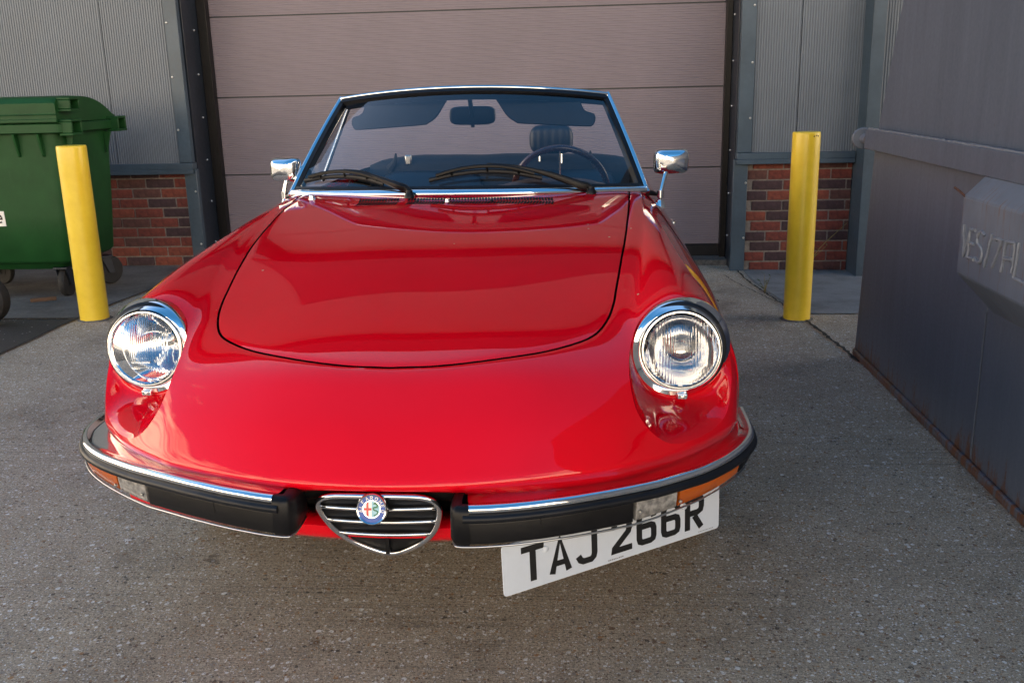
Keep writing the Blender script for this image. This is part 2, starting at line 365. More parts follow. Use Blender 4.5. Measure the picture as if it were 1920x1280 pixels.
def strokes(lines, w):
    """flat lettering: list of polylines -> list of 2-D quads"""
    quads = []
    for ln in lines:
        P = [Vector(p) for p in ln]; m = len(P); L, R = [], []
        for i in range(m):
            a = (P[i]-P[i-1]).normalized() if i else (P[1]-P[0]).normalized()
            b = (P[i+1]-P[i]).normalized() if i < m-1 else a
            na, nb = Vector((-a.y, a.x)), Vector((-b.y, b.x)); k = (na+nb)
            k = k/max(.35, k.length_squared/2) if k.length > 1e-6 else na
            L.append(P[i]+k*w/2); R.append(P[i]-k*w/2)
        for i in range(m-1): quads.append([tuple(R[i]), tuple(R[i+1]), tuple(L[i+1]), tuple(L[i])])
    return quads

# ================================================================== the setting
D = 7.136                                   # distance of the wall from the camera
def gz(x, y):
    """the yard falls gently to the wall"""
    s = min(max((y-4.9)/2.2, 0), 1.15); s = s*s*(3-2*s) if s < 1 else 1
    return -s*(.055+.085*min(max((x+3.3)/5.2, 0), 1))
def sheet(name, xs, ys, m, dz, kind='structure', inside=None):
    vs = [(x, y, gz(x, y)+dz) for y in ys for x in xs]; n = len(xs); fs = []
    for j in range(len(ys)-1):
        for i in range(n-1):
            fs.append((j*n+i, j*n+i+1, (j+1)*n+i+1, (j+1)*n+i))
    me = bpy.data.meshes.new(name); me.from_pydata(vs, [], fs); me.shade_smooth(); me.materials.append(MATS[m])
    o = bpy.data.objects.new(name, me); COL.objects.link(o); return tag(o, kind=kind)
def ground():
    xs = [-120, -60, -30, -15]+list(np.arange(-8, 8.01, .5))+[15, 30, 60, 120]
    ys = [-120, -60, -30, -15, -6, -3, 0]+list(np.arange(1, 8.6, .25))+[12, 30, 60, 120]
    sheet('ground', xs, ys, 'concrete', 0)
    sheet('tarmac', list(np.linspace(-9, -2.93, 12)), list(np.linspace(-6, 5.15, 30)), 'tarmac', .004)
    sheet('apron', list(np.linspace(-9, -2.93, 14)), list(np.linspace(5.165, 7.6, 24)), 'old_concrete', .004)
    sheet('path', list(np.linspace(1.17, 6, 14)), list(np.linspace(5.2, 7.6, 24)), 'path_concrete', .004)
    # joints between the slabs: uneven strips of dirt
    def joint(a, b, w, name='slab_joint', wob=.006):
        n = 40; L, R = [], []
        dx, dy = b[0]-a[0], b[1]-a[1]; l = math.hypot(dx, dy); nx, ny = -dy/l, dx/l
        for k in range(n+1):
            f = k/n; x, y = a[0]+dx*f, a[1]+dy*f; ww = w*(.5+random.random()*.6); o = random.uniform(-wob, wob)
            for S, q in ((L, o+ww/2), (R, o-ww/2)):
                px, py = x+nx*q, y+ny*q; S.append((px, py, gz(px, py)+.008))
        me = bpy.data.meshes.new(name); vs = L+R; me.from_pydata(vs, [], [(n+1+k, n+2+k, k+1, k) for k in range(n)]); me.materials.append(MATS['joint_fill'])
        o = bpy.data.objects.new(name, me); COL.objects.link(o); tag(o, kind='structure')
    joint((-2.925, 7.1), (-2.93, -5), .022)
    joint((-9, 5.158), (-2.93, 5.158), .016)
    joint((1.125, 7.1), (1.14, 5.2), .016); joint((1.15, 5.2), (1.235, 4.2), .022)
    joint((.72, 7.1), (.79, 5.6), .010, wob=.004); joint((1.0, 6.9), (1.12, 5.6), .008)
ground()

def ribbed(axis, a0, a1, b0, b1, y, pitch, depth):
    """sheet with fine ribs; axis 'z' = ribs run upright (a = x), axis 'x' = ribs run across (a = z)"""
    n = max(1, int(round((a1-a0)/pitch))); p = (a1-a0)/n; prof = []
    for k in range(n):
        s = a0+k*p; prof += [(s, 0), (s+p*.42, 0), (s+p*.56, depth), (s+p*.86, depth)]
    prof.append((a1, 0)); vs = []; fs = []
    for s, d in prof:
        for b in (b0, b1): vs.append((s, y+d, b) if axis == 'z' else (b, y+d, s))
    for k in range(len(prof)-1): fs.append((2*k, 2*k+2, 2*k+3, 2*k+1))
    # folded edges give the sheet its thickness
    o = len(vs); q = y+.03
    if axis == 'z': vs += [(a0, q, b0), (a0, q, b1), (a1, q, b0), (a1, q, b1)]
    else: vs += [(b0, q, a0), (b1, q, a0), (b0, q, a1), (b1, q, a1)]
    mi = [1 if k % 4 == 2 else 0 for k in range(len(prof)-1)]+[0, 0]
    last = 2*(len(prof)-1); fs += [(0, 1, o+1, o), (last, o+2, o+3, last+1)]
    return vs, fs, mi
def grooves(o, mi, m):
    """rib shading put into the colour: groove faces get a slightly darker second material"""
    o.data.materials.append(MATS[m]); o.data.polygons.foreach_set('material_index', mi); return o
def building():
    B = tag(empty('warehouse', (0, D, 0)), 'grey clad warehouse with wide ribbed shutter door and brick plinth', 'building')
    def part(mb, name, m, parent=B, **kw):
        mb.v = [(x, y-D, z) for x, y, z in mb.v] if parent is B else mb.v
        return mb.build(name, m, parent, **kw)
    TOP = 6.3
    # cladding sheets, micro-ribbed, each with its own edge
    CY = D-.045
    runs = [(-7.9, -6.805), (-6.8, -5.705), (-5.7, -4.605), (-4.6, -3.523), (-3.517, -3.04), (1.2, 1.5055), (1.5115, 1.93), (2.02, 2.9), (2.905, 4.0), (4.005, 5.1)]
    for a, b in runs:
        mb = MB(); v_, f_, mi = ribbed('z', a, b, .735, TOP, CY, .0185, .0055); mb.add(v_, f_); grooves(part(mb, 'cladding_panel', 'cladding', fix=False), mi, 'cladding_groove_shade')
    for a, b in [(-3.04, -1.92), (-1.915, -.92), (-.915, .08), (.085, 1.2)]:
        mb = MB(); v_, f_, mi = ribbed('z', a, b, 4.70, TOP, CY, .0185, .0055); mb.add(v_, f_); grooves(part(mb, 'cladding_panel', 'cladding', fix=False), mi, 'cladding_groove_shade')
    part(MB().box(-8, 5.2, D+.012, D+.3, 4.60, TOP-.02).box(-8, -2.995, D+.012, D+.3, .72, 4.60).box(1.145, 5.2, D+.012, D+.3, .72, 4.60).box(-8, -2.995, D+.016, D+.3, -.3, .72).box(1.145, 5.2, D+.016, D+.3, -.3, .72), 'backing_wall', 'black_void')
    # trims: sill flashing, upright flashings, jambs
    for a, b in ((-8, -2.937), (1.09, 1.925), (2.02, 5.2)):
        part(MB().box(a, b, D-.072, D+.012, .690, .737).box(a, b, D-.072, D-.066, .655, .690), 'sill_flashing', 'trim_paint', bevel=.003)
    for a, b in ((-3.037, -2.937), (1.09, 1.195)):
        part(MB().box(a, b, D-.064, D-.012, .739, 3.738), 'upright_flashing', 'trim_paint', bevel=.004)
    part(MB().box(-3.025, -2.93, D-.034, D+.02, -.12, .688), 'lower_flashing', 'trim_paint', bevel=.004)
    part(MB().box(1.075, 1.178, D-.034, D+.02, -.16, .688), 'lower_flashing', 'trim_paint', bevel=.004)
    part(MB().box(-2.99, -2.935, D+.021, D+.42, -.12, 3.73), 'door_jamb', 'jamb_paint', bevel=.003)
    part(MB().box(1.085, 1.14, D+.021, D+.42, -.16, 3.73), 'door_jamb', 'jamb_paint', bevel=.003)
    part(MB().box(-2.934, -2.862, D+.30, D+.42, -.12, 3.73), 'door_track', 'black_paint', bevel=.003)
    part(MB().box(1.04, 1.084, D+.30, D+.42, -.16, 3.73), 'door_track', 'black_paint', bevel=.003)
    part(MB().box(-3.06, 1.22, D-.11, D+.40, 3.74, 4.69), 'door_lintel', 'jamb_paint', bevel=.006)
    part(MB().box(-8, 5.2, D-.34, D+.3, TOP, TOP+.9), 'gutter', 'jamb_paint', bevel=.01)
    part(MB().box(-8, 5.2, D-.30, D+6, TOP+.9, TOP+.98), 'roof', 'cladding', bevel=.01)
    # steel column standing proud of the wall
    part(MB().box(1.93, 2.02, D-.25, D+.011, -.20, TOP-.03), 'steel_column', 'trim_paint', bevel=.004)
    part(MB().box(1.885, 1.928, D-.09, D-.074, .80, .86), 'fixing_bracket', 'trim_paint', bevel=.003)
    # bolts
    bolt = MB().lathe([(0, -.006), (.006, -.005), (.009, 0), (.009, .004)], 10, axis='y').build('bolt', 'bolt_steel', B, smooth=True); first = [bolt]
    def put(x, y, z, rot=None):
        o = first.pop() if first else copy_obj(bolt, B)
        o.location = (x, y-D, z)
        if rot: o.rotation_euler = rot
    for z in (.98, 1.36, 1.74, 2.12): put(-3.02, D-.066, z); put(1.175, D-.066, z)
    for z in (.12, .52): put(-2.95, D-.036, z); put(1.165, D-.036, z)
    for z in (.1, .42, .74, 1.06, 1.38, 1.7, 2.0): put(-2.933, D+.22, z, (0, 0, rad(90))); put(1.083, D+.22, z, (0, 0, rad(-90)))
    # sectional door: six ribbed leaves
    door = empty('shutter_door', (0, .372, 0), B)
    for k in range(7):
        z0, z1 = .012+.597*k, .597*(k+1)+.006
        mb = MB(); v_, f_, mi = ribbed('x', z0+.0024, z1-.0024, -2.868, 1.045, 0, .0172, .0018); mb.add(v_, f_); grooves(mb.build('door_section', 'door_paint', door, fix=False), mi, 'door_groove_shade')
    MB().box(-2.9, 1.06, .012, .05, -.16, 4.2).build('door_backing', 'jamb_paint', door)
    MB().box(-2.868, 1.045, -.012, .011, -.16, .010).build('bottom_seal', 'black_rubber', door, bevel=.005)
    part(MB().box(-2.934, 1.084, D+.18, D+.42, -.2, gz(-1, 7.5)+.012), 'threshold', 'old_concrete', bevel=.006)
    # brick plinth left and right of the door: every brick is built
    kinds = ['brick_red', 'brick_red', 'brick_orange', 'brick_dark', 'brick_brown', 'brick_red', 'brick_dark']
    meshes = {}
    def brick_mesh(w, m, k):
        key = (round(w, 3), m, k)
        if key not in meshes:
            r = random.Random(hash(key) & 0xffff)
            bm = bmesh.new(); bmesh.ops.create_cube(bm, size=1); bmesh.ops.scale(bm, vec=(w, .09, .065), verts=bm.verts)
            bmesh.ops.bevel(bm, geom=list(bm.edges), offset=.0035, segments=1, affect='EDGES', profile=.5)
            for v in bm.verts: v.co += Vector((r.uniform(-.001, .001), r.uniform(-.0012, .0012), r.uniform(-.001, .001)))
            me = bpy.data.meshes.new('brick'); bm.to_mesh(me); bm.free(); me.materials.append(MATS[m]); meshes[key] = me
        return meshes[key]
    def plinth(x0, x1, zb, ztop, nm):
        P = MB().box(x0, x1, D+.006-D, D+.015-D, zb-.1, ztop).build(nm, 'mortar', B)
        row = 0; z = ztop-.042
        while z > zb-.03:
            x = x0-(.1125 if row % 2 else 0)+(.04 if nm else 0)
            while x < x1:
                a, b = max(x, x0+.002), min(x+.215, x1-.002)
                if b-a > .03:
                    m = random.choice(kinds); o = bpy.data.objects.new('brick', brick_mesh(round(b-a, 3), m, random.randrange(3))); COL.objects.link(o)
                    o.parent = P; o.location = ((a+b)/2, .045+random.uniform(-.002, .002), z); o.rotation_euler = (0, random.uniform(-.004, .004), random.uniform(-.004, .004))
                x += .225
            z -= .075; row += 1
        return P
    plinth(-6.2, -3.027, -.07, .70, 'brick_plinth'); plinth(1.18, 1.928, -.16, .69, 'brick_plinth'); plinth(2.022, 3.6, -.16, .69, 'brick_plinth')
building()

# ------------------------------------------------------------------ bollards
def bollard(x, y, r, h, label):
    z0 = gz(x, y)
    B = tag(empty('bollard', (x, y, z0)), label, 'bollard', 'yellow steel bollards in front of the warehouse')
    H = h-z0
    prof = [(r, -.05)]+[(r, H*k/8) for k in range(9)][:-1]+[(r, H-.012), (r*.985, H-.004), (r*.95, H), (0, H+.001)]
    o = MB().lathe(prof, 48).build('post', 'yellow_paint', B, smooth=True, fix=True)
    # broken ring of concrete round the foot
    mb = MB(); n = 40
    rings = [[((rr+random.uniform(-.006, .006))*math.cos(a*2*math.pi/n), (rr+random.uniform(-.006, .006))*math.sin(a*2*math.pi/n), zz) for a in range(n)] for rr, zz in ((r+.016, .002), (r+.010, .006), (r+.001, .008))]
    mb.rings(rings, True, False).build('foot_collar', 'old_concrete', B, smooth=True)
    return B
bollard(-2.822, 5.161, .079, .98, 'yellow steel bollard standing in front of the green bin')
rb = bollard(1.130, 5.075, .070, .98, 'yellow steel bollard between the brick plinth and the grey container')
def paint_chips():
    mb = MB()
    for a, z in ((-70, .962), (-58, .966), (-48, .963)):
        for k in range(1):
            t = rad(a); c = (.0704*math.cos(t), .0704*math.sin(t), z)
            tx, ty = -math.sin(t), math.cos(t); w, h = random.uniform(.004, .007), random.uniform(.003, .005)
            mb.add([(c[0]+tx*w*math.cos(q), c[1]+ty*w*math.cos(q), c[2]+h*math.sin(q)) for q in np.linspace(0, 2*math.pi, 7)[:-1]], [tuple(range(6))])
    mb.build('bare_patch', 'rust', rb, fix=False)
paint_chips()

# ------------------------------------------------------------------ green wheelie bin
def wheelie_bin():
    X1, X0, Y0, Y1 = -3.185, -4.58, 5.72, 6.46
    zb = gz(-3.4, 6.0)
    B = tag(empty('wheelie_bin', ((X0+X1)/2, (Y0+Y1)/2, zb)), 'large green four-wheeled plastic bin against the grey wall', 'bin')
    cx, cy = (X0+X1)/2, (Y0+Y1)/2; hx, hy = (X1-X0)/2, (Y1-Y0)/2
    def rrect(hx, hy, r, z, n=6):
        out = []
        for sx, sy, a0 in ((1, 1, 0), (-1, 1, 90), (-1, -1, 180), (1, -1, 270)):
            for k in range(n+1):
                a = rad(a0+90*k/n); out.append((sx*(hx-r)+r*math.cos(a), sy*(hy-r)+r*math.sin(a), z))
        return out
    zt = 1.06-zb
    rings = [rrect(hx-.10, hy-.09, .06, .235), rrect(hx-.075, hy-.065, .07, .26), rrect(hx-.055, hy-.05, .07, .55), rrect(hx-.03, hy-.028, .07, zt-.06), rrect(hx-.028, hy-.026, .07, zt)]
    MB().rings(rings).build('tub', 'bin_plastic', B, smooth=True, angle=50)
    MB().rings([rrect(hx-.16, hy-.15, .06, .19), rrect(hx-.12, hy-.11, .06, .236)]).build('base_skirt', 'bin_plastic', B, smooth=True)
    rim = [rrect(hx+.012, hy+.012, .06, zt-.035), rrect(hx+.022, hy+.022, .06, zt-.028), rrect(hx+.022, hy+.022, .06, zt+.02), rrect(hx+.01, hy+.01, .06, zt+.026), rrect(hx-.05, hy-.05, .04, zt+.026), rrect(hx-.05, hy-.05, .04, zt-.035)]
    MB().rings(rim, cap=False, loop=True).build('rim', 'bin_plastic', B, smooth=True)
    # lid: domed over the back, upright at the front
    prof = [(-hy-.012, zt+.030), (-hy-.012, zt+.145), (-hy+.02, zt+.178), (-hy+.10, zt+.186), (-.10, zt+.186), (.05, zt+.176), (.18, zt+.146), (.28, zt+.10), (hy-.03, zt+.062), (hy, zt+.058), (hy, zt+.030)]
    P = spline([p for p in prof[1:10]], 40).tolist(); pr = [prof[0]]+P+[prof[10]]
    secs = []
    for x, sc in ((-hx-.006, .94), (-hx+.05, 1), (hx-.05, 1), (hx-.012, .985), (hx-.006, .94)):
        secs.append([(x, y*(.99 if sc < 1 else 1), zt+.030+(z-zt-.030)*sc) for y, z in pr])
    MB().rings(secs).build('lid', 'bin_plastic', B, smooth=True, angle=35)
    MB().box(-hx-.004, hx+.002, -hy-.026, -hy-.0125, zt+.032, zt+.052).box(-hx-.004, hx+.002, -hy-.022, -hy-.0125, zt+.075, zt+.082).build('lid_lip', 'bin_plastic', B, bevel=.004)
    # hollow square lugs on the right end
    def lug(y, z, w, h, nm):
        mb = MB(); t = .016; x0, x1 = hx-.01, hx+.075
        mb.box(x0, x1, y-w/2, y+w/2, z+h/2-t, z+h/2).box(x0, x1, y-w/2, y+w/2, z-h/2, z-h/2+t)
        mb.box(x0, x1-.0015, y-w/2, y-w/2+t, z-h/2+t, z+h/2-t).box(x0, x1-.0015, y+w/2-t, y+w/2, z-h/2+t, z+h/2-t)
        mb.build(nm, 'bin_plastic', B, bevel=.004)
    lug(-hy+.075, zt-.002, .13, .098, 'lifting_lug'); lug(hy-.07, zt-.002, .12, .098, 'lifting_lug'); lug(-hy+.085, zt+.135, .125, .085, 'lid_handle')
    # gussets under the rim
    g = MB().prism([(0, 0), (.05, 0), (.012, -.13), (0, -.14)], lambda a, b, d: (d, -a, b), -.007, .007).build('gusset', 'bin_plastic', B, bevel=.002)
    g.location = (hx-.14, -hy+.03, zt-.036)
    for k in range(1, 8):
        c = copy_obj(g, B); c.location = (hx-.14-k*.155, -hy+.03, zt-.036)
    for yy in (-hy+.12, hy-.14):
        c = copy_obj(g, B); c.rotation_euler = (0, 0, rad(90)); c.location = (hx-.03, yy, zt-.05)
    # four castors
    def castor(x, y, ang, front):
        c = empty('castor', (x, y, 0), B, (0, 0, ang))
        R = .098
        MB().lathe([(.02, -.022), (R*.78, -.022), (R*.92, -.02), (R, -.010), (R, .010), (R*.92, .02), (R*.78, .022), (.02, .022)], 28, (0, -.035, R), 'x', True).build('tyre', 'tyre_rubber', c, smooth=True)
        MB().lathe([(.012, -.026), (.05, -.024), (.05, .024), (.012, .026)], 20, (0, -.035, R), 'x', True).build('hub', 'tyre_rubber', c, smooth=True)
        for s in (-1, 1):
            MB().hexa([(s*.030, -.055, R-.02), (s*.036, -.055, R-.02), (s*.036, -.015, R-.02), (s*.030, -.015, R-.02), (s*.030, -.035, .195), (s*.036, -.035, .195), (s*.036, .035, .195), (s*.030, .035, .195)]).build('fork', 'jamb_paint', c, bevel=.002)
        MB().box(-.045, .045, -.045, .045, .19, .205).build('mount_plate', 'jamb_paint', c, bevel=.003)
    castor(hx-.20, -hy+.16, rad(185), 1); castor(hx-.14, hy-.16, rad(150), 0); castor(-hx+.17, -hy+.13, 0, 1); castor(-hx+.45, hy-.12, rad(80), 0)
    # sticker with lettering on the front; only its right end shows
    s = empty('sticker', (0, 0, 0), B)
    sx1, sz0 = hx-.468, .485; yv = -hy+.044
    def yf(z): return -hy+.050-(z-.55)*.045-.004
    MB().hexa([(sx1-.42, yf(sz0), sz0), (sx1, yf(sz0), sz0), (sx1, yf(sz0)+.006, sz0), (sx1-.42, yf(sz0)+.006, sz0), (sx1-.42, yf(sz0+.095), sz0+.095), (sx1, yf(sz0+.095), sz0+.095), (sx1, yf(sz0+.095)+.006, sz0+.095), (sx1-.42, yf(sz0+.095)+.006, sz0+.095)]).build('sheet', 'sticker', s)
    e = [[(.008, .024), (.042, .024), (.042, .032), (.036, .044), (.025, .048), (.014, .044), (.007, .033), (.007, .016), (.014, .005), (.026, .001), (.040, .006)]]
    mb = MB()
    for q in strokes(e, .010): mb.prism(q, lambda a, b, d: (sx1-.062+a, yf(sz0+.022+b)-d, sz0+.022+b), .0006, .0014)
    mb.build('letter', 'plate_black', s)
wheelie_bin()

# ------------------------------------------------------------------ grey waste container at the right
def container():
    XF = 1.243; Y1 = 4.36; Y0 = .7
    C = tag(empty('waste_container', (2.2, 2.6, 0)), 'large dark grey steel waste container with rust streaks', 'container')
    ox, oy = 2.2, 2.6
    def P(mb, nm, m='container_paint', **kw):
        mb.v = [(x-ox, y-oy, z) for x, y, z in mb.v]; return mb.build(nm, m, C, **kw)
    # side plates: butt-jointed sheets, the far end slightly raked
    xb = 3.2
    def plate(ya, yb, za, zb, ya2=None, yb2=None, x=XF, x2=None):
        ya2 = ya if ya2 is None else ya2; yb2 = yb if yb2 is None else yb2; x2 = x if x2 is None else x2
        return MB().hexa([(x, ya, za), (x+.05, ya, za), (x+.05, yb, za), (x, yb, za), (x2, ya2, zb), (x2+.05, ya2, zb), (x2+.05, yb2, zb), (x2, yb2, zb)])
    P(plate(2.985, Y1, .035, .962, 2.985, Y1-.085), 'side_plate', bevel=.004)
    P(plate(Y0, 2.981, .035, .962), 'side_plate', bevel=.004)
    P(plate(Y0, Y1-.092, 1.018, 2.25, Y0, Y1-.59, XF+.004, XF+.004), 'upper_plate', bevel=.004)
    P(MB().hexa([(XF+.05, Y1-.05, .035), (xb, Y1-.05, .035), (xb, Y1, .035), (XF+.05, Y1, .035), (XF+.05, Y1-.55, 2.25), (xb, Y1-.55, 2.25), (xb, Y1-.5, 2.25), (XF+.05, Y1-.5, 2.25)]), 'end_plate')
    P(MB().box(XF+.05, xb, Y0, Y1-.6, 2.2, 2.25), 'top_plate')
    P(MB().box(XF+.05, xb, Y0, Y0+.05, .035, 2.25), 'end_plate')
    P(MB().box(XF-.012, XF+.06, Y0, Y1-.004, .004, .036), 'floor_rail', bevel=.006)
    P(MB().box(XF+.06, xb, Y0+.06, Y1-.06, .004, .05), 'floor_plate')
    # waling beam with its weld bead
    P(MB().hexa([(XF-.045, Y0, .945), (XF+.02, Y0, .945), (XF+.02, Y1-.075, .945), (XF-.045, Y1-.075, .945), (XF-.045, Y0, 1.028), (XF+.02, Y0, 1.028), (XF+.02, Y1-.083, 1.028), (XF-.045, Y1-.083, 1.028)]), 'waling_beam', bevel=.004)
    pts = [(XF-.036+random.uniform(-.002, .002), y, 1.030+random.uniform(-.0015, .0015)) for y in np.arange(Y0, Y1-.08, .02)]
    P(MB().tube(pts, [random.uniform(.003, .0055) for _ in pts], 6), 'weld_bead', 'weld_metal', smooth=True)
    P(MB().tube([(XF-.002, 2.983, .05), (XF-.002, 2.983, .53)], .0028, 6), 'weld_bead', 'container_paint', smooth=True)
    # hinge pin at the far end of the beam
    pin = MB().lathe([(0, 0), (.022, 0), (.022, .06), (.016, .062), (.016, .085), (.042, .087), (.046, .094), (.044, .104), (.034, .110), (0, .111)], 24, (XF-.03, Y1-.09, .985), 'y')
    P(pin, 'hinge_pin', 'pocket_paint', smooth=True)
    # lifting pocket with a sloping roof
    p = .098; X2 = XF-p; ya, yb = 1.9, 3.0
    L = [(XF+.01, .532), (X2, .652), (X2, .888), (XF+.01, 1.0)]
    mb = MB()
    fr = [(XF+.008, yb-.06, .530), (X2, yb, .652), (X2, yb, .888), (XF+.008, yb-.002, .998)]
    nr = [(XF+.008, ya, .530), (X2, ya, .652), (X2, ya, .888), (XF+.008, ya, .998)]
    mb.add(fr+nr, [(0, 1, 2, 3), (7, 6, 5, 4), (0, 4, 5, 1), (1, 5, 6, 2), (2, 6, 7, 3)])
    P(mb, 'lifting_pocket', 'pocket_paint', bevel=.006, seg=3)
    P(MB().tube([(XF-.002, yb-.004, 1.002), (XF-.002, ya, 1.002)], .006, 6), 'weld_bead', 'pocket_paint', smooth=True)
    P(MB().tube([(X2+.004, yb-.01, .885), (X2+.002, yb+.035, .897), (X2, yb+.075, .905)], .004, 6), 'wire_stub', 'rust', smooth=True)
    # characters laid down as weld bead on the pocket face
    def Y(px): return 3.003-(px-1797)/123*.415
    glyphs = [[[(1808, .805), (1813, .715), (1823, .80)]],
              [[(1834, .80), (1822, .80), (1822, .715), (1836, .715)], [(1822, .758), (1833, .758)]],
              [[(1853, .795), (1847, .803), (1840, .795), (1840, .768), (1846, .758), (1851, .750), (1851, .722), (1846, .714), (1838, .722)]],
              [[(1868, .808), (1859, .708)]],
              [[(1870, .796), (1889, .800), (1874, .715)]],
              [[(1893, .715), (1896, .80), (1913, .806), (1912, .725)], [(1894, .756), (1912, .760)]],
              [[(1919, .81), (1917, .715), (1940, .712)]]]
    for g in glyphs:
        mb = MB()
        for ln in g:
            q = spline([(X2-.001, Y(a), z) for a, z in ln], 26) if len(ln) > 4 else np.array([np.array([X2-.001, Y(ln[i][0]), ln[i][1]])*(1-f)+np.array([X2-.001, Y(ln[i+1][0]), ln[i+1][1]])*f for i in range(len(ln)-1) for f in np.linspace(0, 1, 9)[:(9 if i == len(ln)-2 else 8)]])
            q = q+rng.normal(0, .0007, q.shape); mb.tube(q, [random.uniform(.0040, .0062) for _ in q], 6)
        P(mb, 'welded_letter', 'weld_metal', smooth=True)
container()

# ------------------------------------------------------------------ small things in the yard
def odds():
    # tyre poking into the left edge of the picture
    T = tag(empty('loose_tyre', (-3.372, 5.0, .004)), 'small black rubber tyre at the left edge on dark tarmac', 'tyre')
    prof = [(.085, -.035), (.10, -.045), (.125, -.048), (.14, -.035), (.145, 0), (.14, .035), (.125, .048), (.10, .045), (.085, .035)]
    MB().lathe(prof, 36, (0, 0, .148), 'y').build('tread', 'tyre_rubber', T, smooth=True)
    MB().lathe([(.02, -.03), (.07, -.028), (.086, -.036), (.086, .036), (.07, .028), (.02, .03)], 28, (0, 0, .148), 'y', True).build('wheel_disc', 'dull_steel', T, smooth=True)
    # scrap of timber by the castor
    w = MB().box(-.075, .075, -.014, .014, 0, .022).build('timber_offcut', 'timber', None, bevel=.002); w.location = (-3.44, 5.70, gz(-3.44, 5.7)+.005); w.rotation_euler = (0, 0, rad(28))
    tag(w, 'short brown timber offcut lying in front of the bin castor', 'timber')
    # weeds at the foot of the right-hand wall
    def weed(x, y, stems, label, leafy):
        z = gz(x, y); W = tag(empty('weed', (x, y, z)), label, 'weed', 'weeds in the cracks of the yard')
        for (dx, dy, h, r) in stems:
            pts = spline([(0, 0, -.01), (dx*.3, dy*.3, h*.45), (dx, dy, h)], 8); MB().tube(pts, list(np.linspace(r, r*.4, 8)), 5).build('stem', 'weed_stem', W, smooth=True)
            if leafy:
                for k in range(3, 8):
                    p = pts[k]; mb = MB(); a = random.random()*6.3; l = random.uniform(.015, .032)
                    d = Vector((math.cos(a), math.sin(a), .4)); s = Vector((-math.sin(a), math.cos(a), 0))*l*.22; q = Vector(p)
                    mb.add([q, q+d*l*.5+s, q+d*l, q+d*l*.5-s+Vector((0, 0, .002))], [(0, 1, 2, 3)]); mb.build('leaf', 'weed_leaf', W, fix=False)
    weed(1.135, 6.02, [(.03, 0, .11, .003), (-.03, .01, .075, .0025), (.005, -.02, .09, .0025), (-.01, 0, .13, .002)], 'small dry weed growing in the slab joint left of the right bollard', True)
    weed(1.62, D-.06, [(.28, 0, .36, .004), (.06, -.02, .14, .003), (-.06, -.03, .10, .003), (.14, -.02, .20, .003), (.03, -.04, .06, .003)], 'tall straggling weed with bare stems against the right brick plinth', True)
odds()

